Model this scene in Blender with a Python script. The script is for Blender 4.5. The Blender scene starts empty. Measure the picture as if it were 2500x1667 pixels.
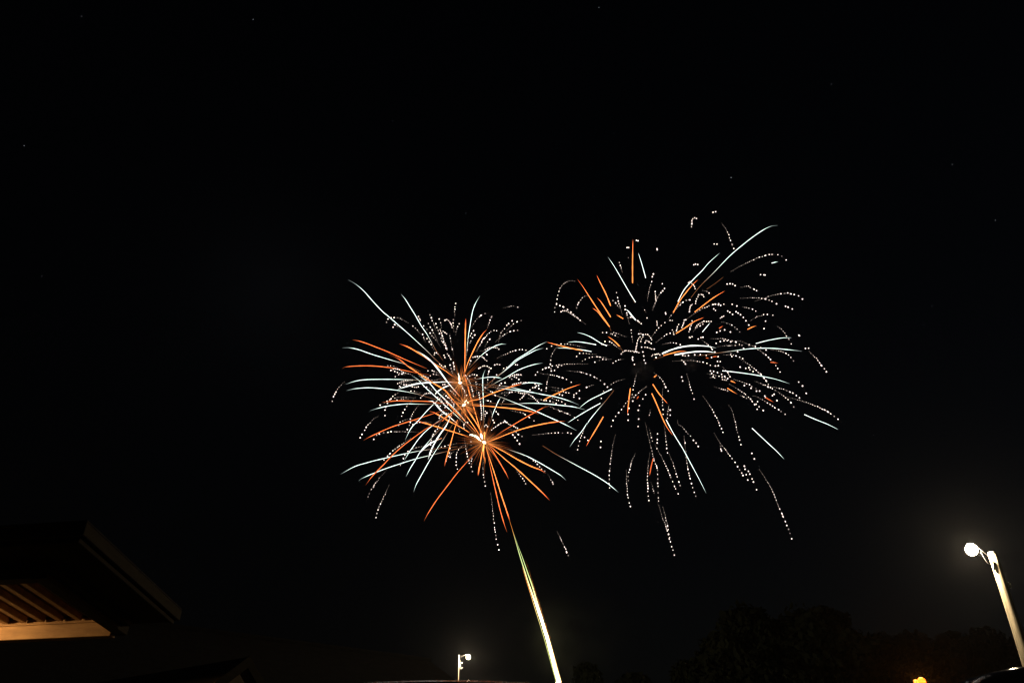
import bpy, bmesh, math, random
from mathutils import Vector, Matrix, noise

# ------------------------------------------------------------------ camera, sky, light, exposure
scene = bpy.context.scene
col = scene.collection
R = math.radians
CAM_Z = 1.4
PITCH = R(33.0)
FPX = 2018.0                       # focal length in photo pixels (photo is 2500 x 1667)
cam_data = bpy.data.cameras.new('camera')
cam_data.sensor_width = 36.0
cam_data.lens = FPX / 2500.0 * 36.0
cam_data.clip_start = 0.05
cam_data.clip_end = 6000.0
cam_data.dof.use_dof = True        # focused on the fireworks, near eaves slightly soft
cam_data.dof.focus_distance = 135.0
cam_data.dof.aperture_fstop = 2.8
cam = bpy.data.objects.new('camera', cam_data)
cam.location = (0, 0, CAM_Z)
cam.rotation_euler = (math.pi / 2 + PITCH, 0, 0)
col.objects.link(cam)
scene.camera = cam

world = bpy.data.worlds.new('World')
scene.world = world
world.use_nodes = True
wt = world.node_tree
bg = wt.nodes['Background']
sky = wt.nodes.new('ShaderNodeTexSky')
sky.sky_type = 'NISHITA'
sky.sun_disc = False
sky.sun_elevation = R(-3.0)
sky.sun_rotation = R(62.0)
sky.air_density = 1.0
sky.dust_density = 2.0
wt.links.new(sky.outputs['Color'], bg.inputs['Color'])
bg.inputs['Strength'].default_value = 0.015

sun_data = bpy.data.lights.new('moonlight', 'SUN')
sun_data.energy = 0.004
sun_data.angle = R(0.5)
sun_data.color = (0.85, 0.9, 1.0)
sun = bpy.data.objects.new('moonlight', sun_data)
sun.rotation_euler = (R(55), 0, R(200))
sun.location = (0, 0, 300)
col.objects.link(sun)

scene.view_settings.view_transform = 'Standard'
scene.view_settings.look = 'None'
scene.view_settings.exposure = 0.0
scene.view_settings.gamma = 1.0
scene.render.engine = 'CYCLES'
scene.cycles.max_bounces = 6
scene.cycles.volume_bounces = 1
scene.cycles.sample_clamp_indirect = 0.5
scene.cycles.use_denoising = True
scene.cycles.denoiser = 'OPENIMAGEDENOISE'
scene.cycles.filter_width = 1.25
scene.cycles.volume_step_rate = 1.0
scene.cycles.volume_max_steps = 256

# ------------------------------------------------------------------ helpers
random.seed(7)
CP, SP = math.cos(PITCH), math.sin(PITCH)

def ray(px, py):
    dx, dy = px - 1250.0, py - 833.5
    return Vector((dx, CP * FPX + SP * dy, SP * FPX - CP * dy))

def at_y(px, py, y):               # photo pixel -> point at ground distance y
    d = ray(px, py)
    p = d * (y / d.y)
    p.z += CAM_Z
    return p

def at_z(px, py, z):               # photo pixel -> point at height z
    d = ray(px, py)
    p = d * ((z - CAM_Z) / d.z)
    p.z += CAM_Z
    return p

def link(name, me, mat=None, parent=None, loc=None):
    o = bpy.data.objects.new(name, me)
    col.objects.link(o)
    if me is not None and mat is not None:
        me.materials.append(mat)
    if parent is not None:
        o.parent = parent
    if loc is not None:
        o.location = loc
    return o

def tag(o, label, cat, group=None):
    o['label'] = label
    o['category'] = cat
    if group:
        o['group'] = group
    return o

def empty(name, loc, label, cat, group=None, rz=0.0):
    o = bpy.data.objects.new(name, None)
    col.objects.link(o)
    o.empty_display_size = 0.2
    o.location = loc
    o.rotation_euler = (0, 0, rz)
    return tag(o, label, cat, group)

class MB:
    """collects vertices and faces of one mesh"""
    def __init__(self):
        self.v, self.f, self.c = [], [], []
    def box8(self, p):             # 8 corners: bottom 4 (ccw), top 4
        n = len(self.v)
        self.v += [tuple(q) for q in p]
        for f in ((0, 3, 2, 1), (4, 5, 6, 7), (0, 1, 5, 4), (1, 2, 6, 5), (2, 3, 7, 6), (3, 0, 4, 7)):
            self.f.append(tuple(n + i for i in f))
    def box(self, x0, y0, z0, x1, y1, z1):
        self.box8([(x0, y0, z0), (x1, y0, z0), (x1, y1, z0), (x0, y1, z0),
                   (x0, y0, z1), (x1, y0, z1), (x1, y1, z1), (x0, y1, z1)])
    def tube(self, pts, rad, sides=6, cols=None):
        n0 = len(self.v)
        m = len(pts)
        up = Vector((0.13, 0.97, 0.2))
        for i, p in enumerate(pts):
            a = pts[max(i - 1, 0)]
            b = pts[min(i + 1, m - 1)]
            t = (b - a)
            t = t.normalized() if t.length > 1e-9 else Vector((0, 0, 1))
            u = t.cross(up)
            if u.length < 1e-4:
                u = t.cross(Vector((1, 0, 0)))
            u.normalize()
            w = t.cross(u)
            r = rad[i] if hasattr(rad, '__len__') else rad
            for k in range(sides):
                an = 2 * math.pi * k / sides
                self.v.append(tuple(p + (u * math.cos(an) + w * math.sin(an)) * r))
                if cols is not None:
                    self.c.append(cols[i])
        for i in range(m - 1):
            for k in range(sides):
                a = n0 + i * sides + k
                b = n0 + i * sides + (k + 1) % sides
                self.f.append((a, b, b + sides, a + sides))
        self.f.append(tuple(n0 + k for k in reversed(range(sides))))
        self.f.append(tuple(n0 + (m - 1) * sides + k for k in range(sides)))
    def bead(self, p, r, c=None, stretch=None):
        """small faceted ball (bipyramid with one ring pair); stretch = (unit vector, factor)"""
        n = len(self.v)
        ring = []
        pts = [(0, 0, 1)]
        for zz, off in ((0.5, 0.0), (-0.5, 0.5)):
            rr = math.sqrt(1 - zz * zz)
            for k in range(5):
                an = 2 * math.pi * (k + off) / 5
                pts.append((rr * math.cos(an), rr * math.sin(an), zz))
        pts.append((0, 0, -1))
        for q in pts:
            q = Vector(q) * r
            if stretch:
                d, s = stretch
                q += d * (q.dot(d) * (s - 1.0))
            self.v.append(tuple(p + q))
            if c is not None:
                self.c.append(c)
        for k in range(5):
            a, b = 1 + k, 1 + (k + 1) % 5
            c0, c1 = 6 + k, 6 + (k + 1) % 5
            self.f.append((n, n + a, n + b))
            self.f.append((n + a, n + c0, n + b))
            self.f.append((n + b, n + c0, n + c1))
            self.f.append((n + c0, n + 11, n + c1))
    def build(self, name, mat, parent=None, smooth=False, kind=None, origin=None):
        me = bpy.data.meshes.new(name)
        vs = self.v
        if origin is not None:
            vs = [(x - origin[0], y - origin[1], z - origin[2]) for x, y, z in vs]
        me.from_pydata(vs, [], self.f)
        if self.c:
            ca = me.color_attributes.new('glow', 'FLOAT_COLOR', 'POINT')
            flat = []
            for c in self.c:
                flat += [c[0], c[1], c[2], 1.0]
            ca.data.foreach_set('color', flat)
        if smooth:
            me.polygons.foreach_set('use_smooth', [True] * len(me.polygons))
        me.update()
        o = link(name, me, mat, parent)
        if kind:
            o['kind'] = kind
        return o

def lathe(mb, prof, center, axis='z', sides=16):
    n0 = len(mb.v)
    for r, h in prof:
        for k in range(sides):
            an = 2 * math.pi * k / sides
            mb.v.append((center[0] + r * math.cos(an), center[1] + r * math.sin(an), center[2] + h))
    for i in range(len(prof) - 1):
        for k in range(sides):
            a = n0 + i * sides + k
            b = n0 + i * sides + (k + 1) % sides
            mb.f.append((a, b, b + sides, a + sides))
    mb.f.append(tuple(n0 + k for k in reversed(range(sides))))
    mb.f.append(tuple(n0 + (len(prof) - 1) * sides + k for k in range(sides)))

def glow_light(name, parent, loc, watts, color, radius=0.03):
    """the light a lamp or a flash gives off"""
    ld = bpy.data.lights.new(name, 'POINT')
    ld.energy = watts
    ld.color = color
    ld.shadow_soft_size = radius
    o = bpy.data.objects.new(name, ld)
    col.objects.link(o)
    o.parent = parent
    o.location = loc
    return o

# ------------------------------------------------------------------ materials
def principled(name, color, rough=0.7, metal=0.0, nscale=None, color2=None, bump=0.0, coat=0.0, stretch=None):
    m = bpy.data.materials.new(name)
    m.use_nodes = True
    nt = m.node_tree
    b = nt.nodes['Principled BSDF']
    b.inputs['Roughness'].default_value = rough
    b.inputs['Metallic'].default_value = metal
    b.inputs['Coat Weight'].default_value = coat
    b.inputs['Base Color'].default_value = (*color, 1)
    if nscale:
        tc = nt.nodes.new('ShaderNodeTexCoord')
        mp = nt.nodes.new('ShaderNodeMapping')
        if stretch:
            mp.inputs['Scale'].default_value = stretch
        nz = nt.nodes.new('ShaderNodeTexNoise')
        nz.inputs['Scale'].default_value = nscale
        nz.inputs['Detail'].default_value = 6
        nz.inputs['Roughness'].default_value = 0.6
        nt.links.new(tc.outputs['Object'], mp.inputs['Vector'])
        nt.links.new(mp.outputs['Vector'], nz.inputs['Vector'])
        rp = nt.nodes.new('ShaderNodeValToRGB')
        rp.color_ramp.elements[0].position = 0.35
        rp.color_ramp.elements[1].position = 0.68
        rp.color_ramp.elements[0].color = (*color, 1)
        rp.color_ramp.elements[1].color = (*(color2 or color), 1)
        nt.links.new(nz.outputs['Fac'], rp.inputs['Fac'])
        nt.links.new(rp.outputs['Color'], b.inputs['Base Color'])
        if bump:
            bp = nt.nodes.new('ShaderNodeBump')
            bp.inputs['Strength'].default_value = bump
            bp.inputs['Distance'].default_value = 0.02
            nt.links.new(nz.outputs['Fac'], bp.inputs['Height'])
            nt.links.new(bp.outputs['Normal'], b.inputs['Normal'])
    return m

def emitter(name, color, strength, sampled=True):
    m = bpy.data.materials.new(name)
    m.use_nodes = True
    nt = m.node_tree
    nt.nodes.remove(nt.nodes['Principled BSDF'])
    e = nt.nodes.new('ShaderNodeEmission')
    e.inputs['Color'].default_value = (*color, 1)
    e.inputs['Strength'].default_value = strength
    nt.links.new(e.outputs[0], nt.nodes['Material Output'].inputs['Surface'])
    m.cycles.emission_sampling = 'FRONT' if sampled else 'NONE'
    return m

def clear_bowl(name, color, strength):
    m = emitter(name, color, strength, False)
    nt = m.node_tree
    e = [n for n in nt.nodes if n.type == 'EMISSION'][0]
    t = nt.nodes.new('ShaderNodeBsdfTransparent')
    ad = nt.nodes.new('ShaderNodeAddShader')
    nt.links.new(e.outputs[0], ad.inputs[0]); nt.links.new(t.outputs[0], ad.inputs[1])
    nt.links.new(ad.outputs[0], nt.nodes['Material Output'].inputs['Surface'])
    return m

def glow_attr(name, sampled=False):
    m = bpy.data.materials.new(name)
    m.use_nodes = True
    nt = m.node_tree
    nt.nodes.remove(nt.nodes['Principled BSDF'])
    at = nt.nodes.new('ShaderNodeAttribute')
    at.attribute_name = 'glow'
    e = nt.nodes.new('ShaderNodeEmission')
    nt.links.new(at.outputs['Color'], e.inputs['Color'])
    nt.links.new(e.outputs[0], nt.nodes['Material Output'].inputs['Surface'])
    m.cycles.emission_sampling = 'FRONT' if sampled else 'NONE'
    return m

M_spark = glow_attr('burning_stars')
M_comet = glow_attr('burning_comet', True)
M_grass = principled('night_grass', (0.03, 0.05, 0.02), 0.9, nscale=3.0, color2=(0.06, 0.08, 0.03))
M_road = principled('asphalt', (0.04, 0.04, 0.042), 0.85, nscale=8, color2=(0.06, 0.06, 0.06), bump=0.3)
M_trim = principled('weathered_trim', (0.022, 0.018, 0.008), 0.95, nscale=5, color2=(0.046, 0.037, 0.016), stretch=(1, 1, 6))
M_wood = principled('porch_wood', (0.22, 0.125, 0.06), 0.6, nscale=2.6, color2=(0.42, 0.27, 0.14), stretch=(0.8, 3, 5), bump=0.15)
M_ceil = principled('porch_ceiling', (0.17, 0.10, 0.06), 0.65, nscale=5, color2=(0.22, 0.13, 0.08), stretch=(4, 0.6, 4))
M_shingle = principled('dark_shingles', (0.014, 0.013, 0.012), 0.95, nscale=6, color2=(0.028, 0.025, 0.022), bump=0.4)
M_siding = principled('tan_siding', (0.17, 0.12, 0.07), 0.85, nscale=3, color2=(0.21, 0.15, 0.09))
M_pole = principled('timber_pole', (0.17, 0.14, 0.085), 0.85, nscale=6, color2=(0.5, 0.42, 0.28), stretch=(3, 3, 0.25), bump=0.5)
M_steel = principled('galvanised_steel', (0.45, 0.46, 0.46), 0.45, 0.8, nscale=14, color2=(0.58, 0.58, 0.56))
M_wire = principled('black_wire', (0.03, 0.03, 0.03), 0.5, nscale=20, color2=(0.05, 0.05, 0.05))
M_insul = principled('glazed_insulator', (0.6, 0.58, 0.52), 0.25, nscale=9, color2=(0.7, 0.67, 0.6))
M_bark = principled('bark', (0.05, 0.04, 0.03), 0.95, nscale=7, color2=(0.09, 0.07, 0.05), bump=0.6)
M_leaf = principled('dark_foliage', (0.016, 0.022, 0.010), 0.95, nscale=1.3, color2=(0.030, 0.040, 0.018))
M_paint = principled('black_car_paint', (0.008, 0.008, 0.009), 0.07, 0.0, nscale=40, color2=(0.016, 0.016, 0.018), coat=1.0)
M_paint2 = principled('maroon_car_paint', (0.03, 0.008, 0.008), 0.07, 0.0, nscale=40, color2=(0.036, 0.01, 0.01), coat=1.0)
M_glass = principled('tinted_glass', (0.01, 0.012, 0.013), 0.05, 0.0, nscale=30, color2=(0.014, 0.016, 0.017))
M_rubber = principled('tyre_rubber', (0.02, 0.02, 0.02), 0.9, nscale=25, color2=(0.03, 0.03, 0.03))
M_lampw = clear_bowl('warm_lamp_bowl', (1.0, 0.84, 0.58), 12.0)
M_lamps = clear_bowl('sodium_lamp_bowl', (1.0, 0.16, 0.012), 2.3)
M_lampp = clear_bowl('porch_bulb', (1.0, 0.50, 0.15), 12.0)
M_core = emitter('shell_flash', (1.0, 0.55, 0.2), 12.0, False)
M_star = emitter('starlight', (0.9, 0.95, 1.0), 0.5, False)

# ------------------------------------------------------------------ ground
def sheet(name, x0, y0, x1, y1, z, mat):
    mb = MB()
    mb.v = [(x0, y0, z), (x1, y0, z), (x1, y1, z), (x0, y1, z)]
    mb.f = [(0, 1, 2, 3)]
    return mb.build(name, mat, kind='structure')
sheet('ground', -1500, -300, 1500, 2500, 0.0, M_grass)
sheet('road', -300, 22.0, 300, 29.0, 0.004, M_road)
sheet('driveway', -2.6, 1.5, 7.5, 22.0, 0.004, M_road)

# ------------------------------------------------------------------ porch on the left (house with lit porch ceiling)
# measured from the photo: soffit 2.2 m above the lens; e1 runs left along the far beam, e2 runs away from the camera
S0 = CAM_Z + 2.2
E1 = Vector((-1.42, 0.23, 0)).normalized()
E2 = Vector((-0.044, 1.0, 0)).normalized()
O = Vector((-3.36, 6.22, 0))
house = empty('house', (O.x - 3.0, O.y + 3.0, 0), 'tan timber house with ribbed porch ceiling lit by a warm lamp', 'house')
house_inv = -Vector(house.location)

def pt(a, b, z):
    p = O + E1 * a + E2 * b
    return Vector((p.x, p.y, z)) + house_inv

def slab(mb, a0, a1, b0, b1, z0, z1):
    mb.box8([pt(a1, b0, z0), pt(a0, b0, z0), pt(a0, b1, z0), pt(a1, b1, z0),
             pt(a1, b0, z1), pt(a0, b0, z1), pt(a0, b1, z1), pt(a1, b1, z1)])

def hpart(name, mat, *dims, parent=None):
    mb = MB()
    slab(mb, *dims)
    o = mb.build(name, mat, parent or house)
    mod = o.modifiers.new('bevel', 'BEVEL')
    mod.width = 0.006
    mod.segments = 2
    return o

L = 6.6
DEP = 2.17
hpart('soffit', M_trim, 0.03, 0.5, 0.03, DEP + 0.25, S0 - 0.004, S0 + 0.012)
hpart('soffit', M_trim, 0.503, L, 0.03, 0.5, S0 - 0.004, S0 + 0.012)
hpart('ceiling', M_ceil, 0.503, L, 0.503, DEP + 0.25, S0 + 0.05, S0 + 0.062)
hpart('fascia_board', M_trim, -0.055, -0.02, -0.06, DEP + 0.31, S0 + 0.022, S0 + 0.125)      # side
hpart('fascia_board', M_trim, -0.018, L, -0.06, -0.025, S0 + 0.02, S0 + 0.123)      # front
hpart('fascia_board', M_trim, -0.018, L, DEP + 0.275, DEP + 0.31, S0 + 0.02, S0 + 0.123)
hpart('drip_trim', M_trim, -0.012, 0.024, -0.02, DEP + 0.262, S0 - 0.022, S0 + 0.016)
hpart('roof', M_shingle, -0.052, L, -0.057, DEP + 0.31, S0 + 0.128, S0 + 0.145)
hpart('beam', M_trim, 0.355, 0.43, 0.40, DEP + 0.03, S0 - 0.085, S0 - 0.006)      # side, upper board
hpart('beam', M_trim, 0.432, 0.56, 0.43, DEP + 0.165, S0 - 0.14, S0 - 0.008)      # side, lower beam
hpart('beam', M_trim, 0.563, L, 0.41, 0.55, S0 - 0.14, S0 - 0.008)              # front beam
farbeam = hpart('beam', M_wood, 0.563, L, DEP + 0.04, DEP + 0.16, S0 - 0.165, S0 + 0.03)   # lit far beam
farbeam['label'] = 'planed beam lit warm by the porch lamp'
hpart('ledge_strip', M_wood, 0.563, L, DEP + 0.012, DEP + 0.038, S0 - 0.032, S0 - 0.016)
k = 0
a = 0.70
while a < L - 0.3:                 # ceiling ribs run away from the camera
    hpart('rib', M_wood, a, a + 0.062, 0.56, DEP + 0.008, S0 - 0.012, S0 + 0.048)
    a += 0.205
# wall of the house behind the porch, outside the frame
mb = MB()
slab(mb, L - 0.1, L + 0.15, -2.5, 7.0, 0.0, S0 + 0.9)
mb.build('wall', M_siding, house)

# porch lamp: jar fixture under the ceiling just past the frame's left edge
pl = O + E1 * 2.5 + E2 * 1.45
lamp = empty('porch_lamp', (pl.x, pl.y, S0 - 0.01), 'small warm jar lamp under the ribbed porch ceiling', 'lamp')
mb = MB(); lathe(mb, [(0.07, -0.01), (0.075, -0.05), (0.05, -0.07)], (0, 0, 0), sides=14); mb.build('ceiling_plate', M_steel, lamp, True)
mb = MB(); lathe(mb, [(0.03, -0.072), (0.055, -0.11), (0.058, -0.16), (0.035, -0.2)], (0, 0, 0), sides=14); mb.build('bulb', M_lampp, lamp, True)
glow_light('bulb_light', lamp, (0, 0, -0.14), 60.0, (1.0, 0.54, 0.18))

# ------------------------------------------------------------------ neighbouring house: dark roof with a small gable
def quad_slab(mb, p, th):
    """slab from 4 points, thickened downwards"""
    mb.box8([Vector(q) - Vector((0, 0, th)) for q in p] + [Vector(q) for q in p])

ZR = CAM_Z + 4.5
ra = at_z(380, 1526, ZR)
rb = at_z(1050, 1613, ZR)
rdir = (rb - ra).normalized()
perp = Vector((rdir.y, -rdir.x, 0))          # towards the camera
ra = ra - rdir * 6.0
nb = empty('neighbour_house', ((ra.x + rb.x) / 2, (ra.y + rb.y) / 2, 0), 'dark low house with long shingle roof behind the porch', 'house')
off = -Vector(nb.location)
half, drop = 4.6, 2.7
def nbpart(name, mat, mb):
    return mb.build(name, mat, nb, origin=nb.location)
eave = [ra + perp * half - Vector((0, 0, drop)), rb + perp * half + rdir * 1.0 - Vector((0, 0, drop))]
eave2 = [ra - perp * half - Vector((0, 0, drop)), rb - perp * half + rdir * 1.0 - Vector((0, 0, drop))]
mb = MB(); quad_slab(mb, [eave[0], eave[1], rb, ra], 0.14); nbpart('roof_slope', M_shingle, mb)
mb = MB(); quad_slab(mb, [ra, rb, eave2[1], eave2[0]], 0.14); nbpart('roof_slope', M_shingle, mb)
mb = MB()
wl = [ra + perp * (half - 0.4), rb + perp * (half - 0.4), rb - perp * (half - 0.4), ra - perp * (half - 0.4)]
mb.box8([Vector((q.x, q.y, 0)) for q in wl] + [Vector((q.x, q.y, ZR - drop + 0.05)) for q in wl])
nbpart('wall', M_siding, mb)
mb = MB()
n0 = len(mb.v)
e0, e1_ = wl[1], wl[2]
mb.v += [(e0.x, e0.y, ZR - drop + 0.05), (e1_.x, e1_.y, ZR - drop + 0.05), (rb.x, rb.y, ZR - 0.16)]
e0b, e1b, rbb = e0 - rdir * 0.15, e1_ - rdir * 0.15, rb - rdir * 0.15
mb.v += [(e0b.x, e0b.y, ZR - drop + 0.05), (e1b.x, e1b.y, ZR - drop + 0.05), (rbb.x, rbb.y, ZR - 0.16)]
mb.f += [(0, 1, 2), (5, 4, 3), (0, 3, 4, 1), (1, 4, 5, 2), (2, 5, 3, 0)]
nbpart('gable_wall', M_siding, mb)
mb = MB(); mb.tube([ra + Vector((0, 0, 0.01)), rb + Vector((0, 0, 0.01))], 0.07, 6); nbpart('ridge_cap', M_shingle, mb)

# small gabled shed in front of it, its gable towards the camera
zp = CAM_Z + 2.3
pk = at_z(605, 1603, zp)
shed = empty('gabled_shed', (pk.x, pk.y, 0), 'small tan gabled shed with pale bargeboards before the dark roof', 'shed', rz=R(58))
hw, dr, ln, ov = 1.5, 1.25, 3.2, 0.02
H = zp
mb = MB()
mb.v = [(-hw, ov, 0), (hw, ov, 0), (hw, ov, H - dr), (0, ov, H - 0.1), (-hw, ov, H - dr),
        (-hw, ln, 0), (hw, ln, 0), (hw, ln, H - dr), (0, ln, H - 0.1), (-hw, ln, H - dr)]
mb.f = [(0, 1, 2, 3, 4), (9, 8, 7, 6, 5), (0, 5, 6, 1), (1, 6, 7, 2), (2, 7, 8, 3), (3, 8, 9, 4), (4, 9, 5, 0)]
mb.build('wall', M_siding, shed)
ex = 1.2
for s in (-1, 1):
    mb = MB()
    quad_slab(mb, [(0, 0, H), (s * hw * ex, 0, H - dr * ex), (s * hw * ex, ln + 0.2, H - dr * ex), (0, ln + 0.2, H)][::s], 0.07)
    mb.build('roof_slope', M_shingle, shed)
    mb = MB()
    mb.box8([Vector(q) for q in ((0, -0.035, H - 0.13), (s * hw * ex, -0.035, H - dr * ex - 0.13), (s * hw * ex, -0.003, H - dr * ex - 0.13), (0, -0.003, H - 0.13),
                                (0, -0.035, H + 0.012), (s * hw * ex, -0.035, H - dr * ex + 0.012), (s * hw * ex, -0.003, H - dr * ex + 0.012), (0, -0.003, H + 0.012))])
    mb.build('bargeboard', M_trim, shed)

# ------------------------------------------------------------------ street lamps
def lamp_head(root, p, d, size, bowl_mat, parent_loc, watts, lcol):
    """cobra-head luminaire at p (centre of the bowl), arm arriving from direction -d; size = bowl radius"""
    q = p - parent_loc
    hd = MB()
    n = 10
    side = Vector((-d.y, d.x, 0))
    secs = [(-0.75, 0.12, 0.14), (-0.6, 0.3, 0.3), (-0.4, 0.42, 0.4), (0, 0.46, 0.42), (0.4, 0.36, 0.34), (0.6, 0.12, 0.12)]
    for (u, w, h) in secs:
        for kk in range(n):
            an = math.pi * kk / (n - 1)
            hd.v.append(tuple(q + d * (u * size) + side * (math.cos(an) * w * size) + Vector((0, 0, size * (0.93 + math.sin(an) * h * 0.6)))))
    for i in range(len(secs) - 1):
        for kk in range(n - 1):
            a = i * n + kk
            hd.f.append((a, a + 1, a + 1 + n, a + n))
        hd.f.append((i * n + n - 1, i * n, i * n + n, i * n + 2 * n - 1))
    hd.f.append(tuple(range(n)))
    hd.f.append(tuple((len(secs) - 1) * n + i for i in reversed(range(n))))
    h = hd.build('lamp_head', M_wire, root, True)
    bw = MB()
    prof = [(0.30, 0.93), (0.62, 0.76), (0.88, 0.46), (1.0, 0.08), (0.95, -0.32), (0.74, -0.68), (0.40, -0.93), (0.05, -1.0)]
    lathe(bw, [(r * size, z * size) for r, z in prof], q, sides=18)
    bw.build('lamp_bowl', bowl_mat, h, True)
    glow_light('bowl_light', root, q + Vector((0, 0, -0.1 * size)), watts, lcol)
    return h

def street_lamp(name, lamp_p, pole_xy, pole_top, r0, r1, size, bowl_mat, label, group, watts=950.0, lcol=(1.0, 0.80, 0.53)):
    base = Vector((pole_xy[0], pole_xy[1], 0))
    root = empty(name, base, label, 'street lamp', group)
    pts, rr = [], []
    for i in range(25):
        t = i / 24
        pts.append(Vector((0.012 * math.sin(t * 9), 0.01 * math.cos(t * 7), pole_top * t)))
        rr.append(r0 + (r1 - r0) * t)
    mb = MB(); mb.tube(pts, rr, 14); mb.build('pole', M_pole, root, True)
    mb = MB(); mb.tube([Vector((0, 0, pole_top - 0.001)), Vector((0, 0, pole_top + 0.05)), Vector((0, 0, pole_top + 0.07))], [r1 * 1.04, r1 * 0.9, r1 * 0.3], 14); mb.build('pole_cap', M_steel, root, True)
    d = Vector((lamp_p.x - base.x, lamp_p.y - base.y, 0))
    dist = d.length
    d.normalize()
    end = lamp_p - base - d * (0.15 * size) + Vector((0, 0, size * 1.25))
    st = Vector((0, 0, pole_top - 0.14)) + d * (r1 * 0.85)
    if (end - st).dot(d) < 0.05:
        end = st + d * 0.12 + Vector((0, 0, 0.06))
    mb = MB(); mb.tube([st, st.lerp(end, 0.15) + Vector((0, 0, 0.04)), st.lerp(end, 0.5) + Vector((0, 0, 0.05)), end], 0.007, 8); mb.build('arm', M_wire, root, True)
    lamp_head(root, lamp_p, d, size, bowl_mat, base, watts, lcol)
    return root, base, d

# big lamp on the right
k_r = 20.7 / FPX
lp = ray(2372, 1341) * k_r + Vector((0, 0, CAM_Z))
pp = ray(2423, 1352) * k_r + Vector((0, 0, CAM_Z))
big, bb, bd = street_lamp('street_lamp', lp, (pp.x, pp.y), pp.z, 0.165, 0.105, 0.15, M_lampw,
                          'bright warm street lamp on thick timber pole with short arm', None)
top = Vector((0, 0, pp.z))
mb = MB()
c0 = top + bd * 0.09 + Vector((0, 0, -0.22)); c1 = lp - bb - bd * 0.22 + Vector((0, 0, -0.04))
mb.tube([c0.lerp(c1, t) + Vector((0, 0, -0.16 * math.sin(math.pi * t))) for t in [i / 10 for i in range(11)]], 0.006, 6)
mb.build('cable_loop', M_wire, big, True)
mb = MB(); mb.tube([top + bd * 0.115 + Vector((0, -0.05, -0.2)), top + bd * 0.115 + Vector((0, -0.05, -0.42))], [0.03, 0.022], 8); mb.build('cable_clamp', M_insul, big, True)
mb = MB(); lathe(mb, [(0.02, 0), (0.045, 0.03), (0.03, 0.06), (0.045, 0.09), (0.02, 0.12)], (-bd.x * 0.14, -0.06, pp.z - 0.85), sides=10); mb.build('insulator', M_insul, big, True)

# small lamp in the distance
k_l = 46.0 / FPX
lp2 = ray(1143.5, 1603) * k_l + Vector((0, 0, CAM_Z))
pp2 = ray(1119.5, 1600) * k_l + Vector((0, 0, CAM_Z))
sm, sb, sd = street_lamp('street_lamp', lp2, (pp2.x, pp2.y), pp2.z, 0.09, 0.045, 0.125, M_lampw,
                         'small distant street lamp on a slim pole with fittings beyond the dark roof', None)
for (zx, zy, r) in ((730, 850, .03), (742, 935, .035), (787, 908, .05), (747, 1003, .035), (770, 1075, .03), (815, 1050, .022), (760, 965, .025)):
    p = ray(1060 + zx / 11.76, 1540 + zy / 11.76) * k_l + Vector((0, 0, CAM_Z)) - sb
    mb = MB(); r *= 0.75; lathe(mb, [(r * .4, -r), (r, -r * .5), (r * .7, 0), (r, r * .5), (r * .4, r)], p, sides=9); mb.build('insulator', M_insul, sm, True)
    mb = MB(); mb.tube([Vector((0, 0, p.z + 0.05)), p], 0.006, 5); mb.build('bracket', M_steel, sm, True)

# orange sodium lamp at the lower edge
k_s = 30.0 / FPX
lp3 = ray(2250, 1663) * k_s + Vector((0, 0, CAM_Z))
street_lamp('street_lamp', lp3, (lp3.x + 0.1, lp3.y + 0.7), lp3.z + 0.15, 0.13, 0.09, 0.15, M_lamps,
            'orange glowing sodium street lamp in front of the dark trees', None, 380.0, (1.0, 0.33, 0.04))

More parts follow.
